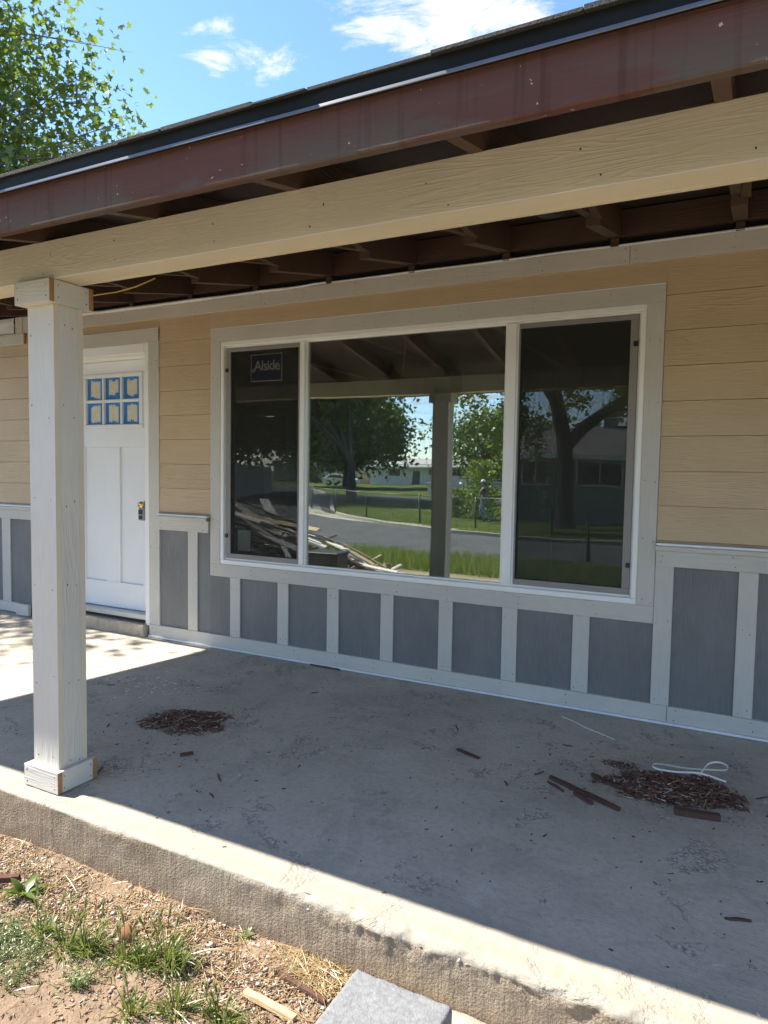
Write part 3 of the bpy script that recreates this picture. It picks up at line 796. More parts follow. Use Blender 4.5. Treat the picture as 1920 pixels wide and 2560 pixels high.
# slab made of stiles and rails round recessed panels
rails = [((DX0, DX1), (2.085, DZ1)), ((DX0, DX1), (1.487, 1.640)), ((DX0, DX1), (DZ0, .375))]
for xr, zr in rails: dbox('rail', xr, (.100, .140), zr, 'door', .002)
dbox('stile', (DX0, -1.461), (.100, .140), (.3755, 1.4865), 'door'); dbox('stile', (-.787, DX1), (.100, .140), (.3755, 1.4865), 'door'); dbox('stile', (-1.204, -1.046), (.100, .140), (.3755, 1.4865), 'door')
dbox('door_panel', (-1.4605, -1.2045), (.118, .135), (.376, 1.486), 'door', 0); dbox('door_panel', (-1.0455, -.7875), (.118, .135), (.376, 1.486), 'door', 0)
dbox('stile', (DX0, -1.470), (.100, .140), (1.6405, 2.0845), 'door'); dbox('stile', (-.778, DX1), (.100, .140), (1.6405, 2.0845), 'door')
# raised lite frame and six taped lites
for xr, zr in (((-1.4695, -.7785), (2.052, 2.0845)), ((-1.4695, -.7785), (1.6405, 1.672)), ((-1.4695, -1.428), (1.6725, 2.0515)), ((-.820, -.7785), (1.6725, 2.0515))):
    dbox('lite_frame', xr, (.092, .136), zr, 'door', .005)
lx = [-1.4275, -1.2385, -1.2125, -1.0275, -1.0015, -.8205]; lx = [-1.4275, -1.240, -1.216, -1.032, -1.008, -.8205]
lz = [1.6725, 1.8495, 1.8755, 2.0515]
for a, b2 in ((lx[1], lx[2]), (lx[3], lx[4])): dbox('glazing_bar', (a+.0003, b2-.0003), (.094, .130), (lz[0], lz[3]), 'door', .005)
for i in range(3):
    a, b2 = lx[i*2], lx[i*2+1]
    dbox('glazing_bar', (a+.0005, b2-.0005), (.094, .130), (lz[1]+.0003, lz[2]-.0003), 'door', .005)
    for j in range(2):
        z0, z1 = lz[j*2], lz[j*2+1]
        dbox('lite_pane', (a+.001, b2-.001), (.118, .122), (z0+.001, z1-.001), 'glass', 0)
        dbox('blue_tape', (a+.002, b2-.002), (.1155, .1175), (z0+.002, z1-.002), 'bluetape', 0)
        n = 3; w = (b2-a)*.60/n; xs0 = a+(b2-a)*.21
        for q in range(n):
            x0 = xs0+q*w*.97; x1 = x0+w
            zt = z1-rnd.uniform(.018, .032); zb = z0+rnd.uniform(.014, .040)
            if j == 1 and i == 1 and q == 2: zb = z0+.055
            top = [(x0+(x1-x0)*k/5, zt+rnd.uniform(-.008, .009)) for k in range(6)]
            bot = [(x1-(x1-x0)*k/5, zb+rnd.uniform(-.009, .009)) for k in range(6)]
            yy = .1152-.0006*(q % 2)
            obj('cream_tape', prism('cream_tape', top+bot, yy-.0008, yy, M['creamtape'], 'xz'), dr)
# brick mould and jambs
for nm, xr, zr in (('brick_mould', (-.666, -.6165), (.085, 2.2835)), ('brick_mould', (-1.632, -1.582), (.085, 2.2835)), ('brick_mould', (-1.5815, -.6665), (2.205, 2.2835))):
    dbox(nm, xr, (.004, .034), zr, 'vinyl', .006)
dbox('mould_bead', (-1.5815, -.6665), (.018, .034), (2.186, 2.2045), 'vinyl', .005)
dbox('jamb', (-.6662, -.640), (.0345, .16), (.12, 2.2), 'vinyl', 0); dbox('jamb', (-1.61, -1.5825), (.0345, .16), (.12, 2.2), 'vinyl', 0)
dbox('jamb', (-1.582, -.6665), (.0345, .16), (2.1825, 2.2045), 'vinyl', .002)
dbox('threshold', (-1.6, -.6665), (.020, .16), (.118, .160), 'threshold', .004)
dbox('weather_strip', (-1.6, -.6665), (.030, .15), (.1015, .1175), 'black', .001)
hboard('head_trim', -1.722, -.5108, 2.2844, 2.3789, -.004, .0195, parent=dr)
dbox('caulk_bead', (-1.722, -.511), (-.002, .012), (2.3795, 2.387), 'caulk')
box('cut_end', (-.5105, -.505), (-.003, .018), (2.2865, 2.377), M['cutend'], house, .0003)
vboard('side_trim', -.6157, -.5090, .0175, 2.2838, parent=dr)
vboard('side_trim', -1.722, -1.633, .0175, 2.2838, parent=dr)
kb = obj('door_knob', revolve('door_knob', [(0.0001, .0), (.033, .0), (.033, .006), (.012, .010), (.011, .030), (.024, .040), (.029, .054), (.024, .066), (.0001, .070)], M['brass'], 20, 'Y'), dr, (-.748, .0995, 1.03))
rough_slab('door_sill', -1.68, -.640, -.03, .10, -.05, .092, M['ledge'], .004, .018, house, .010)

# lock box hanging from the knob
lb = tag(empty('lock_box', (-.748, .055, .90)), 'small grey key lock box hanging from the brass door knob', 'lock box')
box('body', (-.778, -.718), (.040, .074), (.905, 1.000), M['steelgrey'], lb, .006)
box('cover', (-.770, -.726), (.036, .0395), (.955, .990), M['black'], lb, .003)
box('dial', (-.768, -.728), (.036, .0395), (.915, .945), M['black'], lb, .003)
obj('shackle', tube_mesh('shackle', [(-.768, .057, .998), (-.769, .052, 1.028), (-.760, .048, 1.047), (-.736, .048, 1.047), (-.727, .052, 1.028), (-.728, .057, .998)], .0045, M['black'], 8), lb)

# ---------------- post (cap, shaft, base each of four boards)
def post(px, parent, name='porch_post'):
    p = empty(name, (px, -2.01, 0), parent)
    def ring(nm, x0, x1, y0, y1, z0, z1, t, m, ends):
        box(nm, (x0, x1), (y0, y0+t), (z0, z1), M[m], p, .0012); box(nm, (x0, x1), (y1-t, y1), (z0, z1), M[m], p, .0012)
        my = {'trim_h': 'trim_y', 'trim_v': 'trim_v'}[m]
        box(nm, (x0, x0+t), (y0+t+.0005, y1-t-.0005), (z0, z1), M[my], p, .0012); box(nm, (x1-t, x1), (y0+t+.0005, y1-t-.0005), (z0, z1), M[my], p, .0012)
        if ends:
            for ya in (y0, y1-t):
                for xa in (x0-.0008, x1): box(nm+'_cut_end', (xa, xa+.0008), (ya+.0006, ya+t-.0006), (z0+.001, z1-.001), M['cutend'], p, 0)
        elif m == 'trim_v':
            for ya in (y0, y1-t):
                for xa in (x0-.0008, x1): box(nm+'_edge', (xa, xa+.0008), (ya+.0006, ya+t-.0012), (z0+.001, z1-.001), M['cream_v'], p, 0)
    ring('shaft_board', px-.077, px+.077, -2.0770, -1.940, .006, 2.0560, .024, 'trim_v', False)
    ring('cap_board', px-.104, px+.104, -2.1145, -1.9100, 1.9676, 2.0560, .022, 'trim_h', True)
    box('cap_filler', (px-.0815, px+.0815), (-2.092, -1.9325), (1.9690, 1.990), M['cream'], p, 0) if False else None
    ring('base_board', px-.104, px+.104, -2.1045, -1.9130, .004, .0926, .022, 'trim_h', True)
    for (z, zs) in ((1.9676, 1), (.0926, -1)): pass
    # filler closing the gap between shaft and collars
    for z0, z1 in ((1.969, 1.984), (.070, .0905)):
        box('collar_filler', (px-.0815, px+.0815), (-2.0920, -2.0778), (z0, z1), M['cream'], p, 0); box('collar_filler', (px-.0815, px+.0815), (-1.9392, -1.9335), (z0, z1), M['cream'], p, 0)
        box('collar_filler', (px+.0783, px+.0815), (-2.0775, -1.9395), (z0, z1), M['cream'], p, 0); box('collar_filler', (px-.0815, px-.0783), (-2.0775, -1.9395), (z0, z1), M['cream'], p, 0)
    for zz in (.13, .45, .82, 1.18, 1.55, 1.88):
        for xx in (-.052, .05): NAILS.append((px+xx+rnd.uniform(-.008, .008), -2.077, zz+rnd.uniform(-.03, .03), 'y'))
        for yy in (-2.03, -1.985): NAILS.append((px+.077, yy+rnd.uniform(-.008, .008), zz+rnd.uniform(-.03, .03), 'x'))
    for z0, z1 in ((1.99, 2.035), (.022, .072)):
        for q in (-.085, .085): NAILS.append((px+q, -2.1145 if z0 > 1 else -2.1045, z0, 'y')); NAILS.append((px+q, -2.1145 if z0 > 1 else -2.1045, z1, 'y'))
        for yy in (-2.075, -1.945): NAILS.append((px+.104, yy, z0, 'x')); NAILS.append((px+.104, yy, z1, 'x'))
    return p
post(.962, house)
post(5.3, house)

# ---------------- beam
bmo = empty('porch_beam', (2.5, -2.03, 2.06), house)
hboard('face_board', -2.2, 4.8, 2.0574, 2.2037, -2.0945, -2.0735, 'beam', False, bmo); hboard('face_board', 4.801, 7.2, 2.0574, 2.2037, -2.0945, -2.0735, 'beam', False, bmo)
for x in np.arange(-.2, 6.0, .41):
    for zz in (2.085, 2.15): NAILS.append((x+rnd.uniform(-.05, .05), -2.0945, zz+rnd.uniform(-.01, .01), 'y'))
box('soffit_board', (-2.2, 4.9), (-2.0730, -1.9895), (2.0590, 2.0720), M['cream'], bmo, .001); box('soffit_board', (4.9015, 7.2), (-2.0730, -1.9895), (2.0590, 2.0720), M['cream'], bmo, .001)
box('back_board', (-2.2, 7.2), (-1.9890, -1.9670), (2.0574, 2.2037), M['cream'], bmo, .001)
box('core', (-2.2, 7.2), (-2.0725, -1.9900), (2.0730, 2.140), M['rafter_x'], bmo, 0)

# ---------------- roof
rf = empty('porch_roof', (2.5, -1.2, 2.3), house)
P_ = .21
def rz(y): return 2.605+P_*y            # rafter underside
def sloped(name, x0, x1, y0, y1, h0, h1, m, parent):
    poly = [(y0, rz(y0)+h0), (y1, rz(y1)+h0), (y1, rz(y1)+h1), (y0, rz(y0)+h1)]
    c = Vector(((x0+x1)/2, (y0+y1)/2, rz((y0+y1)/2)))
    return obj(name, prism(name, [(a-c.y, b2-c.z) for a, b2 in poly], x0-c.x, x1-c.x, m), parent, c)
RX0, RX1 = -1.99, 7.3
xs_r = [3.392+.6*k for k in range(-9, 7)]
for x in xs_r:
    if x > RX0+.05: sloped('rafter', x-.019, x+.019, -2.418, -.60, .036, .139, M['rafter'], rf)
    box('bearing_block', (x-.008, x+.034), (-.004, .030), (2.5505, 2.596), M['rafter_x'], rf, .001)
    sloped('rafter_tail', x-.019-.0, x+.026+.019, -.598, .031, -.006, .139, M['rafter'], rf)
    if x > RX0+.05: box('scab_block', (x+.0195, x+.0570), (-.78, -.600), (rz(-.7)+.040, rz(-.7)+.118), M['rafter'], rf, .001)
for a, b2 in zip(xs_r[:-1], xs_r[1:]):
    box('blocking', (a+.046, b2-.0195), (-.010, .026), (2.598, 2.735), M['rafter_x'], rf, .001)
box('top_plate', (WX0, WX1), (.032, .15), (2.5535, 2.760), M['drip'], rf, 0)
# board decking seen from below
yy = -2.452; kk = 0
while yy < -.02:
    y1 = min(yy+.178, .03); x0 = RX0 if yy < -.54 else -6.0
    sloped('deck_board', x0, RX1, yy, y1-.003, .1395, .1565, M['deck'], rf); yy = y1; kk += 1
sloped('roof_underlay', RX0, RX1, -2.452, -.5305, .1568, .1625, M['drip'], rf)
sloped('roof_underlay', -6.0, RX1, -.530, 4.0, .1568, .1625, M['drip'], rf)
fb = []
for a, b2 in ((RX0, 1.15), (1.1512, 4.4), (4.4012, RX1)):
    fb.append(box('fascia_board', (a, b2), (-2.450, -2.4185), (2.090, 2.2345), M['fascia'], rf, .004))
sloped('barge_board', RX0-.022, RX0-.0005, -2.452, -.53, -.004, .155, M['fascia'], rf)
box('fascia_board', (-6.0, RX0-.024), (-.560, -.5310), (2.50-.02, 2.615), M['fascia'], rf, .003)
# drip edge in lengths, with a lip at the bottom
for a, b2 in ((RX0-.03, .70), (.698, 3.75), (3.748, RX1)):
    o = .0012 if a > 0 and a < 1 else 0
    poly = [(-2.4518-o, 2.212), (-2.4640-o, 2.2075), (-2.4655-o, 2.2095), (-2.4560-o, 2.2145), (-2.4640-o, 2.2590), (-2.38, 2.276), (-2.38, 2.2745), (-2.4610-o, 2.2570), (-2.4535-o, 2.215)]
    obj('drip_edge', prism('drip_edge', poly, a, b2, M['drip']), rf)
    poly = [(-2.4600-o, 2.2180), (-2.4690-o, 2.2150), (-2.4705-o, 2.2075), (-2.4690-o, 2.2060), (-2.4585-o, 2.2135)]
    obj('drip_edge_lip', prism('drip_edge_lip', poly, a, b2, M['flange']), rf)
# shingles: eave courses tab by tab
sh_me = {}
def shingle_course(y0, lift, x0=RX0-.03, x1=RX1):
    x = x0
    while x < x1-.02:
        w = min(rnd.choice((.165, .225, .31, .33)), x1-x)
        dy = rnd.choice((0, 0, -.006, -.010)); th = rnd.choice((.0045, .0075, .0105))
        key = (round(w, 3), th)
        if key not in sh_me:
            sh_me[key] = prism('shingle', [(0, 0), (.20, P_*.20), (.20, P_*.20+th), (0, th)], .0012, w-.0012, M['shingle'])
        o = obj('shingle', sh_me[key], rf, (x, y0+dy, rz(y0+dy)+.1632+lift)); x += w
shingle_course(-2.474, .0035); shingle_course(-2.338, .0155)
sloped('shingle_field', RX0-.03, RX1, -2.13, -.5305, .163, .178, M['shingle'], rf)
sloped('shingle_field', -6.0, RX1, -.5300, 4.0, .163, .178, M['shingle'], rf)
# rest of the house shell
me = prism('back_roof', [(4.0, rz(4.0)+.165), (9.0, rz(4.0)+.165-1.1), (9.0, rz(4.0)+.135-1.1), (4.0, rz(4.0)+.135)], -6.0, RX1, M['shingle']); obj('back_roof', me, house)
for xx in (WX0, WX1-.12):
    obj('gable_wall', prism('gable_wall', [(.162, -.2), (8.5, -.2), (8.5, 2.45), (4.0, 3.40), (.162, 2.60)], xx, xx+.12, M['siding']), house)
box('back_wall', (WX0+.121, WX1-.121), (8.38, 8.5), (-.2, 2.45), M['siding'], house, 0)
# interior seen through the glass
box('interior_floor', (WX0+.13, WX1-.13), (.165, 8.37), (.02, .10), M['subfloor'], house, 0)
box('interior_ceiling', (WX0+.13, WX1-.13), (.17, 8.37), (2.46, 2.48), M['ceiling'], house, 0)
for xr, yr, zt in (((.45, .98), (1.60, 1.70), 2.16), ((1.075, 1.25), (1.62, 1.72), 2.14), ((1.252, 1.27), (1.5, 1.9), 2.16), ((1.33, 1.72), (1.60, 1.70), 2.15), ((1.95, 2.11), (1.60, 1.70), 2.14), ((2.30, 2.335), (1.5, 1.9), 2.15), ((2.337, 2.95), (1.7, 1.8), 2.14), ((-1.9, -.20), (3.6, 3.72), 2.459), ((1.15, 2.6), (3.6, 3.72), 2.459), ((.30, .42), (2.3, 3.55), 2.459), ((3.2, 6.0), (3.2, 3.32), 2.459), ((-.1, .1), (3.8, 8.3), 2.459), ((1.9, 2.02), (3.75, 6.5), 2.459)):
    box('interior_wall', xr, yr, (.101, zt), M['drywall'], house, 0)
for x in (-.7, .5, 1.7, 2.9, 4.1): box('ceiling_batten', (x, x+.05), (.3, 8.2), (2.447, 2.4595), M['drywall'], house, 0)
hc = [(1.33, .5, 2.459), (1.322, .5, 2.25), (1.330, .5, 2.17), (1.315, .5, 2.10), (1.318, .5, 2.04), (1.285, .5, 1.985), (1.275, .5, 1.945)]
tag(obj('hanging_cable', tube_mesh('hanging_cable', hc, .007, M['yellow'], 6)), 'loose yellow cable hanging from the ceiling inside the picture window', 'cable')
# round black electrical box under the deck, yellow cable between rafters
jb = tag(obj('ceiling_box', revolve('ceiling_box', [(.0001, .0), (.046, .0), (.050, .003), (.052, .05), (.052, .16), (.0001, .16)], M['black'], 24), None, (2.765, -1.2, 2.333)), 'round black electrical box fixed under the porch roof', 'electrical box')
yc = [(-.84, -.93, 2.45), (-.40, -.90, 2.388), (-.242, -.90, 2.383), (.07, -.90, 2.384), (.22, -.90, 2.398), (.38, -.90, 2.43)]
tag(obj('cable', tube_mesh('cable', yc, .0045, M['yellow'], 6)), 'yellow cable slung between the brown porch rafters', 'cable')

# nail heads
nv = []; nf = []
for (x, y, z, ax) in NAILS:
    r = rnd.uniform(.0022, .0034); o = len(nv); el = rnd.uniform(.9, 1.5)
    for k in range(6):
        t = k*math.pi/3
        if ax == 'y': nv.append((x+r*math.cos(t), y-.0006, z+r*el*math.sin(t)))
        else: nv.append((x+.0010, y+r*math.cos(t), z+r*el*math.sin(t)))
    nf.append(tuple(range(o, o+6)))
tag(obj('nail_heads', mesh_from('nail_heads', nv, nf, M['nail']), house), kind='stuff')

# ================================================================== SMALL THINGS ON THE PORCH
def slivers(n, pos_fn, lrange, wrange, trange, tilt=.25, heap=None):
    P = []; F = []
    base = np.array([(sx, sy, sz) for sx in (-.5, .5) for sy in (-.5, .5) for sz in (-.5, .5)])
    for k in range(n):
        x, y, z = pos_fn()
        l = rng.uniform(*lrange)*rng.uniform(.4, 1); w = rng.uniform(*wrange); t = rng.uniform(*trange)
        b = base*np.array([l, w, t]); b[:4, 1] *= rng.uniform(.2, 1.1); b[4:, 1] *= rng.uniform(.3, 1)
        e = Euler((rng.uniform(-tilt, tilt), rng.uniform(-tilt, tilt), rng.uniform(0, 6.28))).to_matrix()
        R_ = np.array(e); v = b@R_.T
        v += np.array([x, y, z-min(0, v[:, 2].min()+z-max(z*0, 0)) if False else z]); 
        o = len(P)*8
        P.append(v); F += [tuple(o+i for i in f) for f in BOXF]
    return np.concatenate(P), F
def pile(cx, cy, rx, ry, rot, h, n, big):
    def fn():
        while True:
            a = rng.normal(0, .45, 2)
            rr = a@a
            if rr < 1.1*(.62+.75*noise.noise((math.atan2(a[1], a[0])*1.1+cx*7, 2.0, cy*5))) and noise.noise((a[0]*2.6+cx, a[1]*2.6, 4)) > -.36: break
        x = a[0]*rx; y = a[1]*ry; c, s = math.cos(rot), math.sin(rot)
        return cx+x*c-y*s, cy+x*s+y*c, .0025+h*max(0, 1-a@a)**1.3*rng.random()
    return slivers(n, fn, big, (.0018, .0065), (.001, .0035), .30)
Va, Fa = pile(.925, -1.245, .27, .21, .45, .040, 1800, (.010, .055)); Vb, Fb = pile(.925, -1.245, .26, .20, .45, .046, 90, (.05, .12))
V = np.concatenate([Va, Vb]); F = Fa+[tuple(i+len(Va) for i in f) for f in Fb]
tag(obj('bark_debris', fast_mesh('bark_debris', V, F, M['chips'])), 'flat heap of brown bark debris on concrete nearest the porch post', 'debris', kind='stuff')
V1, F1 = pile(3.24, -.84, .36, .19, .20, .045, 3000, (.012, .075)); V2, F2 = pile(3.30, -.80, .32, .19, .3, .05, 330, (.05, .15)); V3, F3 = pile(3.02, -.66, .10, .05, .1, .006, 350, (.006, .02))
n1 = len(V1); n2 = n1+len(V2)
V = np.concatenate([V1, V2, V3]); F = F1+[tuple(i+n1 for i in f) for f in F2]+[tuple(i+n2 for i in f) for f in F3]
tag(obj('bark_debris', fast_mesh('bark_debris', V, F, M['chips'])), 'wide heap of brown bark debris on concrete under a white strap', 'debris', kind='stuff')
def dust(cx, cy, rx, ry, n):
    return slivers(n, lambda: (cx+rng.normal(0, rx), cy+rng.normal(0, ry), .0012), (.002, .010), (.001, .0028), (.0006, .0016), .2)
Vd, Fd = dust(.93, -1.26, .20, .17, 900); Ve, Fe = dust(3.22, -.84, .25, .14, 1300)
tag(obj('bark_dust', fast_mesh('bark_dust', np.concatenate([Vd, Ve]), Fd+[tuple(i+len(Vd) for i in f) for f in Fe], M['chips'])), 'fine bark dust smeared on the concrete around both debris heaps', 'dust', kind='stuff')
# scattered specks over the slab
def sfn():
    while True:
        x, y = rng.uniform(-.3, 4.0), rng.uniform(-2.08, -.05)
        q = 1.0 if rng.random() < .16 else 0
        d = min(math.hypot((x-.95)/1.6, y+1.25), math.hypot((x-3.15)/1.6, y+.85))
        if q or rng.random() < math.exp(-d*4.2): return x, y, .002
V, F = slivers(620, sfn, (.004, .022), (.002, .006), (.001, .003), .15)
tag(obj('floor_specks', fast_mesh('floor_specks', V, F, M['specks'])), 'tiny splinters and specks scattered over the porch concrete', 'debris', kind='stuff')
# paint flakes near the post
def ffn():
    return .30+rng.normal(0, .16), -.86+rng.normal(0, .10), .0016
V, F = slivers(60, ffn, (.008, .040), (.006, .018), (.0008, .0012), .03)
tag(obj('paint_flakes', fast_mesh('paint_flakes', V, F, M['print'])), 'pale paint flakes on the slab between post and front door', 'debris', kind='stuff')
def scrap(name, a, b2, w, h, m, label, z=None, grp=None, taper=.75):
    a = Vector((a[0], a[1], 0)); b2 = Vector((b2[0], b2[1], 0)); d = b2-a; L = d.length; n = 7
    V = []; F = []
    for i in range(n+1):
        t = i/n; x = (t-.5)*L; ww = w*(1-(1-taper)*abs(2*t-1))*(1+.18*noise.noise((t*5, L*31, 0))); hh = h*(1+.2*noise.noise((t*6, L*17, 3)))
        yo = .004*noise.noise((t*3, L*50, 1))
        V += [(x, yo-ww/2, .0006), (x, yo+ww/2, .0006), (x, yo+ww*.42, hh), (x, yo-ww*.42, hh)]
    for i in range(n):
        for k in range(4): F.append((i*4+k, i*4+(k+1) % 4, i*4+4+(k+1) % 4, i*4+4+k))
    F += [(3, 2, 1, 0), (n*4, n*4+1, n*4+2, n*4+3)]
    me = mesh_from(name, V, F, m); bm = bmesh.new(); bm.from_mesh(me); bmesh.ops.recalc_face_normals(bm, faces=bm.faces); bm.to_mesh(me); bm.free()
    c = (a+b2)/2; o = obj(name, me, None, (c.x, c.y, z if z is not None else 0.0)); o.rotation_euler = (0, 0, math.atan2(d.y, d.x))
    return tag(o, label, 'wood scrap', grp)
DKs = M['bark_scrap']
scrap('wood_stick', (2.774, -.955), (3.089, -1.113), .026, .014, DKs, 'longest straight brown stick beside the strap debris heap')
scrap('wood_stick', (2.90, -1.055), (2.985, -1.112), .020, .013, DKs, 'short stubby brown stick alongside the longest stick')
scrap('wood_stick', (2.775, -1.00), (2.86, -1.06), .014, .009, DKs, 'small tapering brown sliver beside the longest stick', taper=.3)
scrap('wood_stick', (2.931, -.838), (3.105, -.936), .024, .012, DKs, 'brown stick poking into the strap debris heap', z=.004)
scrap('wood_chunk', (3.283, -1.022), (3.446, -.992), .040, .022, DKs, 'thick reddish brown wood chunk lying against the strap debris heap', taper=.85)
scrap('wood_stick', (2.305, -.868), (2.434, -.916), .024, .008, DKs, 'lone flat brown stick between the two debris heaps')
scrap('wood_stick', (3.477, -1.653), (3.547, -1.629), .012, .007, DKs, 'lone reddish splinter on bare concrete away from the heaps', taper=.5)
scrap('wood_stick', (.903, -.020), (1.14, -.026), .020, .009, DKs, 'thin dark stick lying along the foot of the wall', taper=.6)
scrap('wood_stick', (.786, -1.712), (.859, -1.582), .009, .006, M['rawwood'], 'slender tan twig on the slab beside the post', taper=.5)
scrap('wood_chunk', (1.215, -1.575), (1.250, -1.528), .018, .014, DKs, 'short red-brown wood stub in front of the round debris heap')
scrap('wood_stick', (1.285, -1.345), (1.308, -1.290), .018, .004, M['rawwood'], 'small tan wood chip beside the round debris heap')
for i in range(14):
    x, y = [(.62, -1.47), (.72, -1.33), (1.52, -1.66), (1.60, -1.80), (1.25, -.50), (2.2, -.60), (2.72, -.93), (1.02, -1.86), (3.6, -.70), (3.62, -.85), (.10, -1.0), (-.08, -1.35), (2.62, -1.10), (2.76, -.55)][i]
    a = rnd.uniform(0, 3.14); l = rnd.uniform(.022, .042)
    scrap('splinter', (x-l*math.cos(a), y-l*math.sin(a)), (x+l*math.cos(a), y+l*math.sin(a)), .007, .004, DKs, 'thin dark splinter lying loose on the porch concrete', None, 'loose splinters on the porch', taper=.4)
# white strap: a flat band bent into a loop
def band(name, pts, w, m, label, cat):
    P = [Vector(p) for p in pts]; V = []; F = []; n = 60
    def cr(t):
        i = min(int(t), len(P)-2); u = t-i; p0, p1, p2, p3 = P[max(i-1, 0)], P[i], P[i+1], P[min(i+2, len(P)-1)]
        return .5*((2*p1)+(p2-p0)*u+(2*p0-5*p1+4*p2-p3)*u*u+(3*p1-p0-3*p2+p3)*u**3)
    for k in range(n+1):
        t = k/n*(len(P)-1)*.9999; c = cr(t); d = (cr(min(t+.02, len(P)-1.001))-cr(max(t-.02, 0))).normalized(); s = d.cross(Vector((0, 0, 1))).normalized()
        up = Vector((0, 0, 1))*.9+s*.25
        V += [c, c+up.normalized()*w, c+up.normalized()*w+s*.0012, c+s*.0012]
    for k in range(n):
        for q in range(4): F.append((k*4+q, k*4+(q+1) % 4, k*4+4+(q+1) % 4, k*4+4+q))
    return tag(obj(name, mesh_from(name, V, F, m, False)), label, cat)
band('strap', [(3.46, -0.665, 0.02), (3.36, -0.705, 0.0501), (3.26, -0.735, 0.0473), (3.185, -0.735, 0.0459), (3.165, -0.7, 0.0466), (3.2, -0.675, 0.0473), (3.3, -0.672, 0.0494), (3.4, -0.64, 0.0515), (3.455, -0.61, 0.0508), (3.46, -0.56, 0.0501), (3.43, -0.545, 0.0536), (3.385, -0.6, 0.0557), (3.35, -0.7, 0.02)], 0.007, M['strap'], 'white plastic strap looped on top of the bark debris heap', 'strap')
band('strip', [(2.644, -.164, .001), (2.73, -.215, .001), (2.80, -.27, .001), (2.88, -.315, .001), (2.949, -.358, .001)], .006, M['strap'], 'thin curved white plastic strip on the concrete near the wall', 'strip')

# ================================================================== FOREGROUND GROUND
pv = tag(rough_slab('paver', 2.563, 2.855, -2.62, -2.293, -.205, -.058, M['paver'], 0.002, .010, None, .009), 'loose grey concrete paver block standing against the porch slab', 'paver')
def gfn(y0=-2.95, y1=-2.18, dens=None):
    while True:
        x, y = rng.uniform(.75, 2.62), rng.uniform(y0, y1)
        p = math.exp(-((y+2.2)/.32)**2)+.10
        if y < -2.45 and x < 2.0: p *= .5
        if rng.random() < p: return x, y, gz(x, y)+.003
V, F = slivers(12000, gfn, (.005, .032), (.0012, .0048), (.0008, .003), .5)
tag(obj('ground_litter', fast_mesh('ground_litter', V, F, M['litter'])), 'wood chips and dry litter on the soil below the slab', 'litter', kind='stuff')
pos = [gfn() for _ in range(620)]
v_, f_ = octas([(a, b2, c+.001) for a, b2, c in pos], rng.uniform(.003, .011, len(pos))*rng.choice([.6, 1, 1.0], len(pos)), .8)
tag(obj('gravel', fast_mesh('gravel', v_, f_, M['pebble'])), 'pale gravel scattered on the soil below the slab', 'gravel', kind='stuff')
def blades(rows, nseg=4):
    """rows: (base, dir, length, width, droop) -> quad strips"""
    V = []; F = []
    for (b, d, L, w, dr_) in rows:
        b = Vector(b); d = Vector(d).normalized(); s = d.cross(Vector((0, 0, 1))); s = (s if s.length > .01 else Vector((1, 0, 0))).normalized()
        ax = Matrix.Rotation(rnd.uniform(-.9, .9), 3, d); s = ax@s
        p = b.copy(); o = len(V)
        for k in range(nseg+1):
            t = k/nseg; ww = w*(1-t**1.6)*.5+.0002
            V += [p-s*ww, p+s*ww]
            p = p+d*(L/nseg); d = (d+Vector((d.x*.3, d.y*.3, -dr_))/nseg).normalized()
        for k in range(nseg): F.append((o+2*k, o+2*k+1, o+2*k+3, o+2*k+2))
    return V, F
SUNLEAN = Vector((.15, .05, 0))
def straws():
    rows = []
    for k in range(1000):
        x, y, z = gfn()
        if rng.random() < .35: x, y = 2.40+rng.normal(0, .07), -2.215+rng.normal(0, .03); z = gz(x, y)
        a = rng.uniform(0, 6.28); rows.append(((x, y, z+.004), (math.cos(a), math.sin(a), rng.uniform(0, .35)), rng.uniform(.04, .13), .0022, .25))
    return blades(rows, 3)
V, F = straws()
tag(obj('dry_straw', fast_mesh('dry_straw', V, F, M['straw'])), 'dry straw stems strewn over the soil below the slab', 'straw', kind='stuff')
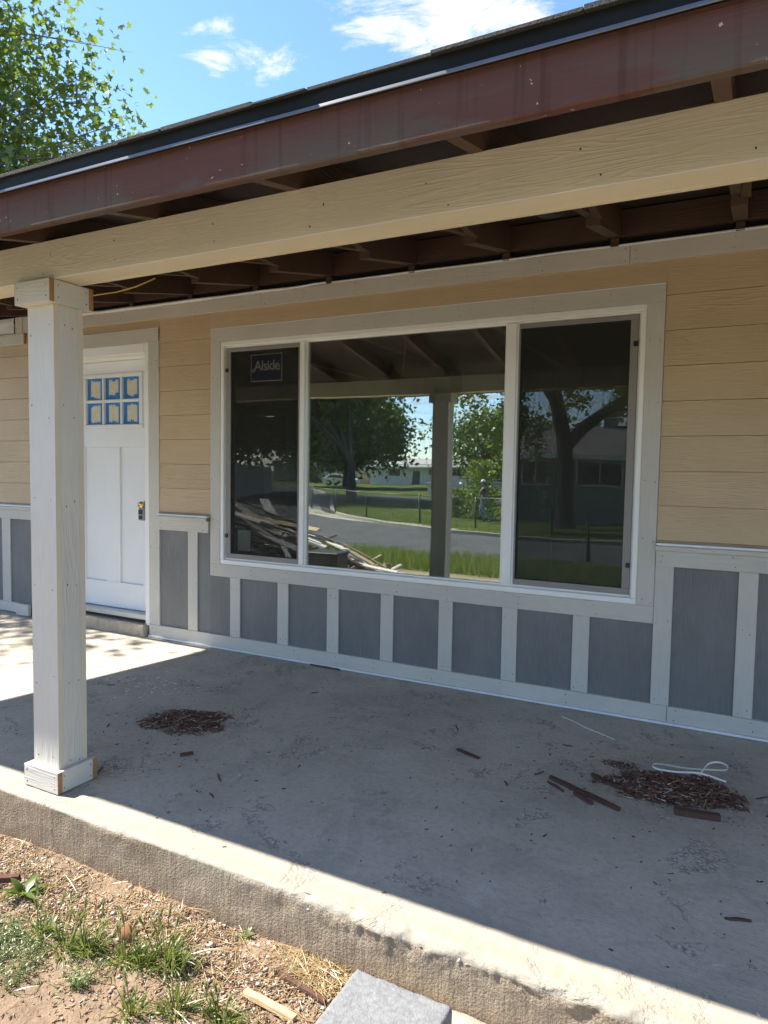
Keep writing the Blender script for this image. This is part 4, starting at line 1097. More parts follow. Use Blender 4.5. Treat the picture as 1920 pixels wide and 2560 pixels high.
def tuft(x, y, n, L, spread, heads, label, group=None, seed=0):
    r = random.Random(seed); z = gz(x, y); t = tag(empty('grass_tuft', (x, y, z)), label, 'grass', group)
    rows = []
    for k in range(int(n*1.9)):
        a = r.uniform(0, 6.28); q = r.random()**.6*spread
        bx, by = q*math.cos(a)*.6, q*math.sin(a)*.6
        rows.append(((bx, by, -.005), (math.cos(a)*q*11+.1, math.sin(a)*q*11, 1.0), L*r.uniform(.3, 1), r.uniform(.0025, .0055), r.uniform(.5, 2.4)))
    V, F = blades(rows, 5); obj('leaves', fast_mesh('leaves', V, F, M['grass']), t, wl(t))
    ch = []; hv = []; hf = []
    for k in range(heads):
        a = r.uniform(0, 6.28); q = r.random()*spread*.6; p = Vector((q*math.cos(a), q*math.sin(a), -.005)); hgt = L*r.uniform(.9, 1.5)
        lean = Vector((r.uniform(-.35, .45), r.uniform(-.3, .3), 1)).normalized(); pts = [p+lean*hgt*i/4+Vector((0, 0, 0)) for i in range(5)]
        ch.append((pts, [.0014]*5)); e = pts[-1]; dd = (lean+Vector((r.uniform(-.3, .5), r.uniform(-.2, .2), 0))).normalized(); hl = r.uniform(.032, .055)
        for m_ in range(70):
            tt = m_/70; b = e+dd*hl*tt*.8; aa = r.uniform(0, 6.28); s1 = dd.cross(Vector((1, .3, 0))).normalized(); s2 = dd.cross(s1)
            out = (s1*math.cos(aa)+s2*math.sin(aa)); tip = b+dd*r.uniform(.012, .026)+out*r.uniform(.003, .0075); o = len(hv); sd = out.cross(dd)*.0018
            hv += [b-sd+out*.001, b+sd+out*.001, tip]; hf.append((o, o+1, o+2))
    if ch:
        tag(obj('stems', merge_tubes('stems', ch, M['grass'], 4), t, wl(t)), kind='stuff'); tag(obj('seed_heads', fast_mesh('seed_heads', hv, hf, M['barley']), t, wl(t)), kind='stuff')
    return t
G = 'wild barley tufts below the slab'; LB = 'green wild barley tuft with bristly seed heads on the soil below the slab'
for i, (x, y, n, L, sp, h) in enumerate([(1.625, -2.50, 85, .080, .085, 7), (1.70, -2.475, 60, .09, .06, 4), (1.50, -2.50, 40, .08, .06, 3), (1.83, -2.455, 55, .085, .055, 4), (1.955, -2.40, 95, .095, .08, 9), (1.89, -2.44, 45, .09, .05, 4), (2.12, -2.53, 60, .085, .06, 5), (2.25, -2.50, 55, .075, .06, 6), (2.02, -2.60, 40, .08, .06, 3), (2.33, -2.56, 35, .07, .05, 3)]):
    tuft(x, y, n, L, sp, h, LB, G, i)
rows = []
for k in range(900):
    x, y = rng.uniform(1.15, 2.4), rng.normal(-2.50, .10)
    if noise.noise((x*3.2, y*3.2, 6)) < -.05: continue
    a = rng.uniform(0, 6.28); rows.append(((x, y, gz(x, y)), (math.cos(a)*1.2, math.sin(a)*1.2, rng.uniform(.3, 1.2)), rng.uniform(.02, .07), rng.uniform(.0015, .004), rng.uniform(.3, 1.6)))
V, F = blades(rows, 4)
tag(obj('sparse_grass', fast_mesh('sparse_grass', V, F, M['grass'])), 'thin scattered grass between the barley tufts', 'grass', kind='stuff')
def leafplant(x, y, n, L, label, seed):
    r = random.Random(seed); z = gz(x, y); t = tag(empty('weed', (x, y, z)), label, 'weed')
    for k in range(n):
        a = 6.28*k/n+r.uniform(-.3, .3); l = L*r.uniform(.6, 1.1); el = r.uniform(.3, 1.1); V = []; F = []; ns = 8
        p = Vector((0, 0, 0)); d = Vector((math.cos(a)*math.cos(el), math.sin(a)*math.cos(el), math.sin(el))); s = Vector((-math.sin(a), math.cos(a), 0))
        for i in range(ns+1):
            tt = i/ns; w = l*.30*math.sin(math.pi*min(1, tt**.75*.97+.02))*(1+.25*math.sin(i*2.4)); up = s.cross(d)
            V += [p-s*w*.5-up*w*.12, p+up*0, p+s*w*.5-up*w*.12]; p = p+d*l/ns; d = (d+Vector((0, 0, -.9/ns))).normalized()
        for i in range(ns): F += [(i*3, i*3+1, i*3+4, i*3+3), (i*3+1, i*3+2, i*3+5, i*3+4)]
        obj('leaf', mesh_from('leaf', V, F, M['leaf'], True), t, wl(t))
    return t
leafplant(1.275, -2.405, 9, .095, 'broad-leaved green weed with long upright leaves, tallest of the weeds by the slab', 3)
leafplant(1.50, -2.47, 8, .055, 'low broad-leaved weed among the barley tufts', 4)
leafplant(2.095, -2.198, 6, .045, 'tiny broad-leaved weed at the foot of the slab face', 5)
def feathery(x, y, rad, n, label, seed):
    r = random.Random(seed); t = tag(empty('feathery_weed', (x, y, gz(x, y))), label, 'weed'); rows = []
    for k in range(n):
        a = r.uniform(0, 6.28); q = r.random()**.5*rad; b = Vector((q*math.cos(a), q*math.sin(a), -.004)); d = Vector((math.cos(a)*q*3, math.sin(a)*q*3, 1)).normalized(); h = r.uniform(.02, .055)
        for m_ in range(9):
            pp_ = b+d*h*m_/9; aa = r.uniform(0, 6.28); rows.append((pp_, (math.cos(aa), math.sin(aa), .5), r.uniform(.006, .014), .0024, .6))
    V, F = blades(rows, 2); obj('foliage', fast_mesh('foliage', V, F, M['feather']), t, wl(t)); return t
feathery(1.52, -2.66, .13, 330, 'spreading feathery grey-green weed mat on bare soil', 8)
feathery(1.80, -2.60, .030, 45, 'small isolated feathery weed clump on bare soil', 9)
feathery(1.38, -2.56, .07, 90, 'loose feathery weed patch beside the broad-leaved weed', 10)
pl = scrap('wood_strip', (2.245, -2.385), (2.430, -2.402), .024, .014, M['rawwood'], 'pale raw wood strip lying on the litter near the paver', z=gz(2.3, -2.39)+.006, taper=.95)
pl2 = scrap('wood_strip', (2.29, -2.28), (2.47, -2.308), .018, .010, M['bark_scrap'], 'dark weathered wood strip lying on the litter near the paver', z=gz(2.38, -2.29)+.006, taper=.9)
rd = scrap('wood_block', (1.09, -2.43), (1.18, -2.355), .030, .022, M['fascia'], 'maroon painted wood offcut on the soil below the slab', z=gz(1.14, -2.39)+.002, taper=.95)
scrap('wood_chip', (1.352, -2.262), (1.352, -2.215), .012, .004, M['rawwood'], 'small flat tan chip on the soil by the slab face', z=gz(1.352, -2.24)+.006)
# one dry leaf
V = []; ctr = Vector((0, 0, 0)); 
for k in range(12):
    a = k*math.pi/6; q = .024*(1+.25*math.sin(k*2.1)); V.append((q*math.cos(a)*1.3, q*math.sin(a), .006*math.sin(a*2)))
V.append((0, 0, .006)); F = [(k, (k+1) % 12, 12) for k in range(12)]
dl = tag(obj('dry_leaf', mesh_from('dry_leaf', V, F, simple('dry_leaf', (.26, .11, .05), .8), True), None, (1.785, -2.40, gz(1.785, -2.40)+.035)), 'curled russet dry leaf caught in the barley tufts', 'leaf')
dl.rotation_euler = (.9, .2, .5)

# ================================================================== TREES
LEAF5 = np.array([(0, 0), (.16, .02), (.42, -.12), (.36, .16), (.52, .40), (.22, .42), (.0, .92), (-.22, .42), (-.52, .40), (-.36, .16), (-.42, -.12), (-.16, .02)])
def leaf_cloud(centers, size, lobed, jit=.35, down=0.0):
    n = len(centers); sh = LEAF5 if lobed else np.array([(0, 0), (.30, .40), (0, 1.0), (-.30, .40)])
    k = len(sh); ang = rng.uniform(0, 2*np.pi, n)
    u = rng.normal(0, 1, (n, 3)); u[:, 2] += .7; u /= np.linalg.norm(u, axis=1)[:, None]     # leaf normals mostly up
    a = np.cross(u, rng.normal(0, 1, (n, 3))); a[:, 2] -= down; a /= np.linalg.norm(a, axis=1)[:, None]; b = np.cross(u, a)
    s = size*(1+rng.uniform(-jit, jit, n))
    L = sh[:, 0][None, :, None]*b[:, None, :]+sh[:, 1][None, :, None]*a[:, None, :]
    fold = (np.abs(sh[:, 0])*.25)[None, :, None]*u[:, None, :]
    V = (L+fold)*s[:, None, None]+np.asarray(centers)[:, None, :]
    F = (np.arange(k)[None]+(np.arange(n)*k)[:, None])
    return V.reshape(-1, 3), F
def tree(name, label, base, th, tr, crown, radii, ncl, nlf, lsize, clr, mleaf, mbark, lobed=False, group=None, lump=.3, seed=1, twigs=True, zmin=None, density=None):
    r = random.Random(seed); t = tag(empty(name, base), label, 'tree', group); B = Vector(base); C = Vector(crown)
    top = Vector((C.x, C.y, C.z+radii[2]*.35)); fork = B+Vector((0, 0, th))
    ch = [([B+Vector((0, 0, -.15)), B+Vector((.0, 0, th*.1)), B.lerp(fork, .55), fork, fork.lerp(top, .5), top], [tr*1.5, tr*1.12, tr, tr*.85, tr*.5, tr*.12])]
    cl = []
    while len(cl) < ncl:
        p = Vector((r.gauss(0, 1), r.gauss(0, 1), r.gauss(0, 1))).normalized(); q = r.random()**.42
        p = Vector((p.x*radii[0], p.y*radii[1], p.z*radii[2]))*q
        p *= 1+lump*noise.noise((p.x/radii[0]*1.7+seed, p.y/radii[1]*1.7, p.z/radii[2]*1.7))
        w = C+p
        if zmin is not None and w.z < zmin: continue
        cl.append(w)
    limbs = []
    for k in range(9):
        e = cl[r.randrange(len(cl))]; s0 = fork.lerp(top, r.uniform(0, .55)); mid = s0.lerp(e, .5)+Vector((r.uniform(-.1, .1), r.uniform(-.1, .1), .12))*radii[0]*.6
        pts = [s0, s0.lerp(mid, .5), mid, mid.lerp(e, .5), e]; ch.append((pts, [tr*.45, tr*.36, tr*.25, tr*.15, tr*.04])); limbs += pts[1:]
    if twigs:
        for e in cl:
            s0 = min(limbs, key=lambda p: (p-e).length); mid = s0.lerp(e, .5)+Vector((r.uniform(-.1, .1), r.uniform(-.1, .1), r.uniform(-.02, .1)))*(e-s0).length
            ch.append(([s0, mid, e, e+(e-mid)*.35], [tr*.085, tr*.055, tr*.03, tr*.008]))
            for _ in range(2):
                q = e+Vector((r.gauss(0, 1), r.gauss(0, 1), r.gauss(0, .8)))*clr; ch.append(([mid.lerp(e, r.uniform(.3, .9)), e.lerp(q, .5), q], [tr*.035, tr*.022, tr*.006]))
    obj('trunk', merge_tubes('trunk', [(a, b2) for a, b2 in ch], mbark, 7), t, (0, 0, 0))
    cc = np.repeat(np.array([tuple(p) for p in cl]), nlf, axis=0)
    off = rng.normal(0, 1, cc.shape)*clr*np.array([1, 1, .8]); V, F = leaf_cloud(cc+off, lsize, lobed)
    obj('crown', fast_mesh('crown', V, F, mleaf), t, (0, 0, 0))
    return t
tree('plane_tree', 'tall plane tree with lobed leaves rising behind the porch roof', (-10.2, 2.0, -.2), 3.2, .22, (-10.0, 1.7, 5.2), (4.9, 4.9, 4.9), 880, 120, .105, .42, M['leaf'], M['bark'], True, seed=5, lump=.35, zmin=2.6)

# trees across the street (seen in the glass)
tree('street_tree', 'broad dark green shade tree on the fenced corner lot', (-18.3, -33.5, -.74), 2.4, .30, (-25.6, -36.5, 7.4), (7.6, 6.5, 6.0), 330, 80, .42, .95, M['leaf_dark'], M['bark_dark'], seed=11, twigs=False, zmin=3.4)
tree('pointed_tree', 'dense dark pointed tree behind the white ranch house', (-38, -66, -.74), 2.0, .35, (-38, -66, 4.8), (6.8, 6, 8.2), 260, 80, .55, 1.1, M['leaf_dark'], M['bark_dark'], seed=13, twigs=False, zmin=2.4, group=None)
tree('loose_tree', 'open-crowned tree behind the green house', (-16, -52, -.74), 2.5, .25, (-15.2, -52, 3.4), (5.0, 4.5, 2.9), 120, 45, .36, .7, M['leaf_dark'], M['bark_dark'], seed=17, twigs=False)
tree('back_tree', 'very dark bushy tree overhanging the white board fence', (-34, -38, -.74), 2.0, .35, (-34, -38, 6.6), (8.5, 8.0, 7.0), 260, 80, .5, 1.0, M['leaf_dark'], M['bark_dark'], seed=19, twigs=False, zmin=.8)
tree('far_tree', 'rounded far tree behind the beige house', (-66, -112, -.74), 3.0, .5, (-66, -112, 8.5), (13, 9, 8), 150, 50, .8, 1.5, M['leaf_dark'], M['bark_dark'], seed=23, twigs=False)
tree('far_tree', 'rounded far tree behind the cart and white ranch house', (-38, -120, -.74), 3.0, .5, (-34, -122, 6), (14, 8, 6), 130, 45, .8, 1.5, M['leaf_dark'], M['bark_dark'], seed=29, twigs=False)
tree('far_tree', 'rounded far tree on the skyline past the loose tree', (-6, -110, -.74), 3.0, .5, (-6, -110, 5), (14, 8, 5), 130, 45, .8, 1.5, M['leaf_dark'], M['bark_dark'], seed=31, twigs=False)
# big old tree in front of the green house with one long limb and hanging yellow-green sprays
bt = tag(empty('old_tree', (-2.5, -22.2, -.74)), 'thick dark trunk with a long limb and hanging yellow-green sprays before the green house', 'tree')
tr_ch = [([(-2.5, -22.2, -.95), (-2.45, -22.2, -.3), (-2.42, -22.2, 1.2), (-2.5, -22.2, 2.6), (-2.9, -22.2, 4.2), (-3.6, -22.1, 6.5)], [.46, .33, .29, .30, .24, .10]),
         ([(-2.45, -22.2, 2.3), (-1.9, -22.1, 2.95), (-1.1, -22.0, 3.55), (-.3, -21.9, 4.0), (1.0, -21.7, 4.5), (3.0, -21.4, 5.6)], [.25, .22, .20, .18, .13, .05]),
         ([(-2.8, -22.2, 3.8), (-3.6, -21.4, 5.0), (-4.6, -20.6, 5.4), (-5.6, -20.2, 5.2)], [.16, .11, .07, .02])]
obj('trunk', merge_tubes('trunk', tr_ch, M['bark_dark'], 10), bt, (0, 0, 0))
cl = []
for k in range(46):
    a = rnd.random(); x = -6.2+a*7.5; cl.append((x+rnd.gauss(0, .3), -20.9+rnd.gauss(0, .7), 5.6+rnd.gauss(0, .5)))
for k in range(40): cl.append((rnd.uniform(-2.6, 2.0), -21.4+rnd.gauss(0, .5), 4.3+rnd.gauss(0, .35)))
for (x, z0, z1, n) in ((-4.35, 1.7, 4.9, 13), (-3.75, 2.4, 4.9, 10), (-5.3, 3.2, 5.0, 7), (-4.0, 2.9, 4.8, 8), (-3.1, 1.9, 3.4, 5), (-.2, 3.3, 4.2, 5), (.8, 3.0, 4.8, 5), (-5.9, 3.9, 5.0, 4)):
    for k in range(n): cl.append((x+rnd.gauss(0, .10), -20.4+rnd.gauss(0, .15), z0+(z1-z0)*k/n))
cc = np.repeat(np.array(cl), 34, axis=0); V, F = leaf_cloud(cc+rng.normal(0, .17, cc.shape), .19, False)
obj('crown', fast_mesh('crown', V, F, M['leaf_yellow']), bt, (0, 0, 0))
# shrubs
def shrub(name, label, x, y, rx, rz_, n, m, ls):
    t = tag(empty(name, (x, y, -.74)), label, 'shrub'); r = random.Random(n)
    pts = []
    while len(pts) < n:
        p = np.array([r.gauss(0, .5), r.gauss(0, .5), r.random()])
        if p[0]**2+p[1]**2 < 1.2*(1-p[2]**2*.8): pts.append((x+p[0]*rx, y+p[1]*rx, -.74+p[2]*rz_))
    V, F = leaf_cloud(np.array(pts), ls, False); obj('foliage', fast_mesh('foliage', V, F, m), t, (0, 0, 0))
    obj('stem', merge_tubes('stem', [([(x, y, -.8), (x+.1, y, -.74+rz_*.6)], [.05, .02]), ([(x, y, -.8), (x-.3*rx, y, -.74+rz_*.5)], [.05, .02])], M['bark_dark'], 6), t, (0, 0, 0))
shrub('shrub', 'tall loose light green shrub at the corner of the green house', -6.6, -24.6, 1.0, 2.6, 2600, M['leaf'], .12)
shrub('shrub', 'low dark shrub beside the tall loose shrub', -7.9, -25.2, .9, 1.3, 1800, M['leaf_dark'], .11)
shrub('shrub', 'round clipped shrub beside the parked car', -52, -80, 1.6, 2.6, 1500, M['leaf_dark'], .3)

# ================================================================== ACROSS THE STREET
def window_unit(parent, x0, x1, z0, z1, y, m='vinyl'):
    w = empty('window', ((x0+x1)/2, y, z0), parent)
    for xr, zr in (((x0-.06, x1+.06), (z1, z1+.07)), ((x0-.06, x1+.06), (z0-.07, z0)), ((x0-.06, x0), (z0, z1)), ((x1, x1+.06), (z0, z1))):
        box('frame', xr, (y-.01, y+.05), zr, M[m], w, 0)
    box('pane', (x0, x1), (y+.0-.03, y+.02), (z0, z1), M['darkglass'], w, 0)
    box('sash_bar', ((x0+x1)/2-.025, (x0+x1)/2+.025), (y+.021, y+.045), (z0, z1), M[m], w, 0)
M['darkglass'] = simple('dark_window', (.03, .035, .04), .12, var=.1)
M['greenwall'] = simple('green_siding', (.27, .33, .28), .8, var=.08)
M['whitewall'] = simple('white_siding', (.66, .66, .63), .8, var=.06)
M['beigewall'] = simple('beige_siding', (.46, .41, .34), .8, var=.08)
M['roofgrey'] = simple('grey_roof', (.10, .10, .105), .9, var=.25, nscale=4)
M['rooflight'] = simple('pale_roof', (.42, .41, .39), .8, var=.15, nscale=4)
M['fencewhite'] = simple('white_vinyl_fence', (.72, .73, .74), .5, var=.06)
def ranch(name, label, x0, x1, y0, y1, z1, rise, over, mw, mr, wins, course=.25, ridge='x', door=None):
    """house facing +y; y1 is the street face"""
    h = tag(empty(name, ((x0+x1)/2, (y0+y1)/2, -.74)), label, 'house'); z0 = -.80
    box('wall', (x0, x1), (y0, y1), (z0, z1), mw, h, 0)
    z = -.50
    while z < z1-.05:
        box('siding_board', (x0-.012, x1+.012), (y0-.012, y1+.012), (z, z+course-.03), mw, h, 0); z += course
    yc = (y0+y1)/2; t = .14
    if ridge == 'x':
        for a, b2 in ((y1+over, yc), (y0-over, yc)):
            zz = z1-over*rise/((y1-y0)/2)
            poly = [(a, zz+.02), (b2, z1+rise+.02), (b2, z1+rise+t), (a, zz+t)]
            c = h; obj('roof', prism('roof', poly, x0-over, x1+over, mr), h, (0, 0, 0))
        box('fascia', (x0-over, x1+over), (y1+over, y1+over+.03), (z1-over*rise/((y1-y0)/2)-.06, z1-over*rise/((y1-y0)/2)+t-.01), M['vinyl'], h, 0)
        for xx in (x0, x1-.1): obj('gable', prism('gable', [(y0, z1), (y1, z1), (yc, z1+rise)], xx, xx+.1, mw), h, (0, 0, 0))
    else:
        xc = (x0+x1)/2
        for a, b2 in ((x0-over, xc), (x1+over, xc)):
            zz = z1-over*rise/((x1-x0)/2); poly = [(a, zz+.02), (b2, z1+rise+.02), (b2, z1+rise+t), (a, zz+t)]
            obj('roof', prism('roof', poly, y0-over, y1+over, mr, 'xz'), h, (0, 0, 0))
        obj('gable', prism('gable', [(x0, z1), (x1, z1), (xc, z1+rise)], y1-.1, y1, mw, 'xz'), h, (0, 0, 0))
    for (a, b2, c, d) in wins: window_unit(h, a, b2, c, d, y1+.02)
    if door: box('door', (door[0], door[1]), (y1+.013, y1+.05), (-.70, 1.35), M['roofgrey'], h, 0)
    return h
gh = ranch('neighbour_house', 'pale green house with dark low roof and a chimney across the street', -5.35, 7.5, -33, -25.2, 2.10, 1.25, .55, M['greenwall'], M['roofgrey'], [(-4.9, -3.9, .9, 1.75), (-2.6, -.9, .85, 1.75), (1.5, 3.5, .7, 1.8)], door=(.2, 1.1))
box('chimney', (-2.3, -1.75), (-29.3, -28.7), (2.9, 4.35), M['kerb'], gh, .01); box('chimney_cap', (-2.4, -1.65), (-29.4, -28.6), (4.351, 4.45), M['kerb'], gh, .01)
ranch('ranch_house', 'long low white ranch house with pale roof beyond the corner lot', -46, -24, -97, -87, 2.0, 1.0, .9, M['whitewall'], M['rooflight'], [(-43, -41, .6, 1.6), (-36.5, -34.5, .7, 1.6), (-33, -31.3, .7, 1.6), (-28, -26, .7, 1.6)], .4, door=(-39, -37.9))
ranch('gabled_house', 'beige sided gabled house behind the parked car', -66, -50, -102, -90, 2.2, 2.2, .6, M['beigewall'], M['roofgrey'], [(-60.5, -59, .4, 1.8), (-55, -53, .5, 1.7)], .35, 'y')
ranch('shed', 'small grey shed with pale eave above the white fence', -40, -29.5, -36, -29.5, 2.0, 1.0, .5, M['roofgrey'], M['roofgrey'], [], .3)
# white board fence
wf = tag(empty('board_fence', (-27.7, -35.5, -.74)), 'tall white board fence at the bend of the street', 'fence')
A, B2 = Vector((-24.8, -28.6, 0)), Vector((-30.2, -41.2, 0)); n = 52
for k in range(n):
    p = A.lerp(B2, (k+.5)/n); o = box('board', (p.x-.02, p.x+.02), (p.y-.122, p.y+.122), (-.74, 1.50+.02*noise.noise((k*.9, 0, 0))), M['fencewhite'], wf, 0); o.rotation_euler = (0, 0, -math.atan2(B2.x-A.x, B2.y-A.y))
for k in range(8):
    p = A.lerp(B2, k/7); box('post', (p.x-.13, p.x-.03), (p.y-.05, p.y+.05), (-.76, 1.62), M['fencewhite'], wf, .005)
# chain-link fence round the corner lot
M['galv'] = simple('galvanised_wire', (.10, .105, .10), .5, .6, var=.15)
cf_ = tag(empty('chain_link_fence', (-7, -20.5, -.74)), 'low chain-link fence around the corner lawn across the street', 'fence')
fp = [(-19.0, -29.5), (-16.3, -26.0), (-13.2, -23.3), (-10.6, -21.5), (-7.6, -20.4), (-5.0, -19.6), (-2.2, -19.3), (.6, -19.3), (3.4, -19.4)]
wires = []
for i, (a, b2) in enumerate(zip(fp[:-1], fp[1:])):
    A, B2 = Vector((a[0], a[1], -.70)), Vector((b2[0], b2[1], -.70)); L = (B2-A).length; d = (B2-A)/L; H = 1.08
    obj('top_rail', tube_mesh('top_rail', [A+Vector((0, 0, H)), B2+Vector((0, 0, H))], .022, M['galv'], 6), cf_, (0, 0, 0))
    k = -H
    while k < L:
        for s in (1, -1):
            p0 = k if s > 0 else k+H; p1 = k+H if s > 0 else k
            q0, q1 = Vector((p0, 0, 0)), Vector((p1, H, 0))
            t0, t1 = (max(0, min(L, p0)), max(0, min(L, p1)))
            z0 = (t0-p0)/(p1-p0)*H; z1_ = (t1-p0)/(p1-p0)*H
            if abs(t1-t0) > .01: wires.append(([A+d*t0+Vector((0, 0, z0)), A+d*t1+Vector((0, 0, z1_))], [.0035, .0035]))
        k += .11
tag(obj('wire_mesh', merge_tubes('wire_mesh', wires, M['galv'], 3), cf_, (0, 0, 0)), kind='stuff')
for a in fp: obj('post', tube_mesh('post', [(a[0], a[1], -.85), (a[0], a[1], .44)], .032, M['galv'], 8), cf_, (0, 0, 0))

# parked car --------------------------------------------------------
M['carpaint'] = simple('white_car_paint', (.72, .73, .74), .18, var=.02)
M['tyre'] = simple('tyre', (.02, .02, .02), .8); M['rim'] = simple('rim', (.4, .4, .41), .3, .8)
M['lamp'] = simple('tail_lamp', (.35, .02, .02), .25); M['headlamp'] = simple('head_lamp', (.6, .62, .64), .15)
car = tag(empty('parked_car', (-42.0, -71.8, -.74)), 'white crossover car parked before the beige gabled house', 'car')
lower = [(-2.3, .45), (-2.28, .85), (-2.15, 1.02), (-1.0, 1.05), (.95, 1.0), (1.75, .90), (2.2, .75), (2.32, .5), (2.3, .33), (-2.25, .33)]
upper = [(-2.05, 1.02), (-1.75, 1.50), (-1.35, 1.64), (-.2, 1.68), (.35, 1.60), (1.15, 1.02)]
def loft(name, prof, w0, w1, m, parent):
    n = len(prof); zs = [p[1] for p in prof]; zlo, zhi = min(zs), max(zs); V = []
    for s in (-1, -.9, .9, 1):
        for x, z in prof:
            q = (z-zlo)/(zhi-zlo); w = w0+(w1-w0)*q; V.append((x*(1 if abs(s) < 1 else .985), s*w, z if abs(s) < 1 else zlo+(z-zlo)*.985))
    F = [tuple(range(n)), tuple(range(4*n-1, 3*n-1, -1))]
    for r_ in range(3):
        for i in range(n): F.append((r_*n+i, r_*n+n+i, r_*n+n+(i+1) % n, r_*n+(i+1) % n))
    me = mesh_from(name, V, F, m); bm = bmesh.new(); bm.from_mesh(me); bmesh.ops.recalc_face_normals(bm, faces=bm.faces); bmesh.ops.bevel(bm, geom=[e for e in bm.edges], offset=.03, segments=2, affect='EDGES'); bm.to_mesh(me); bm.free()
    return obj(name, me, parent, wl(parent))
loft('body', lower, .88, .92, M['carpaint'], car); loft('cabin', upper, .86, .66, M['carpaint'], car)
for s in (-1, 1):
    for poly in ([(-1.70, 1.10), (-1.52, 1.45), (-.75, 1.56), (-.75, 1.10)], [(-.68, 1.10), (-.68, 1.56), (.22, 1.52), (.80, 1.10)]):
        me = prism('side_window', poly, -.02, .02, M['darkglass'], 'xz'); o = obj('side_window', me, car, wl(car)+Vector((0, s*.80, 0))); o.rotation_euler = (s*.30, 0, 0); o.location = Vector((0, s*1.205, -.09))
    for x in (-1.42, 1.42):
        w = obj('wheel', revolve('wheel', [(.0001, -.11), (.22, -.11), (.34, -.10), (.35, 0), (.34, .10), (.22, .11), (.0001, .11)], M['tyre'], 24, 'Y'), car, wl(car)+Vector((x, s*.82, .345)))
        obj('rim', revolve('rim', [(.0001, -.02), (.20, -.02), (.215, .0), (.20, .02), (.0001, .03)], M['rim'], 20, 'Y'), w, wl(car)+Vector((x, s*.935, .345)))
    box('tail_lamp', (-44.30, -44.18), (-71.8+s*.74-.1, -71.8+s*.74+.1), (.10, .30), M['lamp'], car, .02); box('headlamp', (-39.86, -39.72), (-71.8+s*.66-.16, -71.8+s*.66+.16), (-.03, .10), M['headlamp'], car, .02)
me = prism('rear_window', [(-2.03, 1.10), (-1.80, 1.46), (-1.77, 1.46), (-2.00, 1.10)], -.60, .60, M['darkglass'], 'xz'); obj('rear_window', me, car, wl(car))
me = prism('windscreen', [(1.10, 1.08), (.42, 1.56), (.45, 1.57), (1.14, 1.08)], -.64, .64, M['darkglass'], 'xz'); obj('windscreen', me, car, wl(car))

# wheeled bin across the street
wc = tag(empty('wheeled_bin', (-19.1, -48.2, -.74)), 'pale grey wheeled bin standing by the far kerb', 'bin')
V = []
for z, s in ((.05, .26), (1.0, .36)): V += [(-s, -s, z), (s, -s, z), (s, s, z), (-s, s, z)]
obj('body', mesh_from('body', V, [(3, 2, 1, 0), (4, 5, 6, 7)]+[(i, (i+1) % 4, (i+1) % 4+4, i+4) for i in range(4)], M['fencewhite']), wc, wl(wc))
box('lid', (-19.50, -18.70), (-48.62, -47.76), (.262, .33), M['rooflight'], wc, .02)
for s in (-1, 1): obj('wheel', revolve('wheel', [(.0001, -.03), (.11, -.03), (.11, .03), (.0001, .03)], M['tyre'], 14, 'Y'), wc, wl(wc)+Vector((s*.2, -.27, .11)))

# leaning post by the near kerb
lp = tag(obj('leaning_post', tube_mesh('leaning_post', [(.72, -10.55, -.80), (.66, -10.7, -.2), (.58, -10.85, .42)], [.05, .045, .04], M['bark_dark'], 8)), 'thin dark post leaning in the verge by the street', 'post')

# debris heap on the verge -------------------------------------------------
wood_ms = [grain('scrap_tan', (.50, .37, .22), 0, .3, .8), grain('scrap_grey', (.42, .41, .39), 0, .3, .8), grain('scrap_pale', (.66, .63, .57), 0, .3, .8), grain('scrap_brown', (.17, .10, .06), 0, .3, .8)]
bmesh_cache = {}
for k in range(92):
    L = rnd.choice((.8, 1.2, 1.6, 2.2)); w = rnd.choice((.09, .14, .19)); mi = rnd.choice((0, 0, 1, 1, 2, 3))
    key = (L, w, mi)
    if key not in bmesh_cache:
        bm = bmesh.new(); bmesh.ops.create_cube(bm, size=1.0)
        for v in bm.verts: v.co = Vector((v.co.x*L+(.05*v.co.y if v.co.x > 0 else 0), v.co.y*w, v.co.z*.02))
        me = bpy.data.meshes.new('scrap_board'); bm.to_mesh(me); bm.free(); me.materials.append(wood_ms[mi]); bmesh_cache[key] = me
    t = rnd.random()**1.3; x = -5.6+3.5*t; h = (1-t)*1.25; z0 = -.42
    zz = z0+.04+h*(k/92)
    o = obj('scrap_board', bmesh_cache[key], None, (x+rnd.uniform(-.3, .3), -6.45+rnd.uniform(-.45, .55), zz))
    o.rotation_euler = (rnd.uniform(-.35, .35), rnd.uniform(.05, .50), rnd.uniform(-.35, .25)+(rnd.random() < .10)*.8)
    tag(o, 'weathered scrap board in the demolition heap on the verge', 'board', 'boards of the demolition heap')
def core_fn():
    t = rng.random()**1.2; return -5.4+3.4*t+rng.normal(0, .15), -6.45+rng.normal(0, .32), -.45+(1-t)*1.0*rng.random()
V, F = slivers(500, core_fn, (.15, .7), (.03, .12), (.005, .02), .6)
tag(obj('rubble', fast_mesh('rubble', V, F, M['litter'])), 'broken lath and splinters filling the demolition heap', 'debris', kind='stuff')
bb = tag(empty('black_box', (-2.2, -5.05, -.40)), 'black plastic bin standing before the demolition heap', 'bin')
box('body', (-2.50, -1.92), (-5.25, -4.88), (-.36, .02), M['black'], bb, .012); box('rim', (-2.52, -1.90), (-5.27, -4.86), (.0205, .055), M['black'], bb, .008)

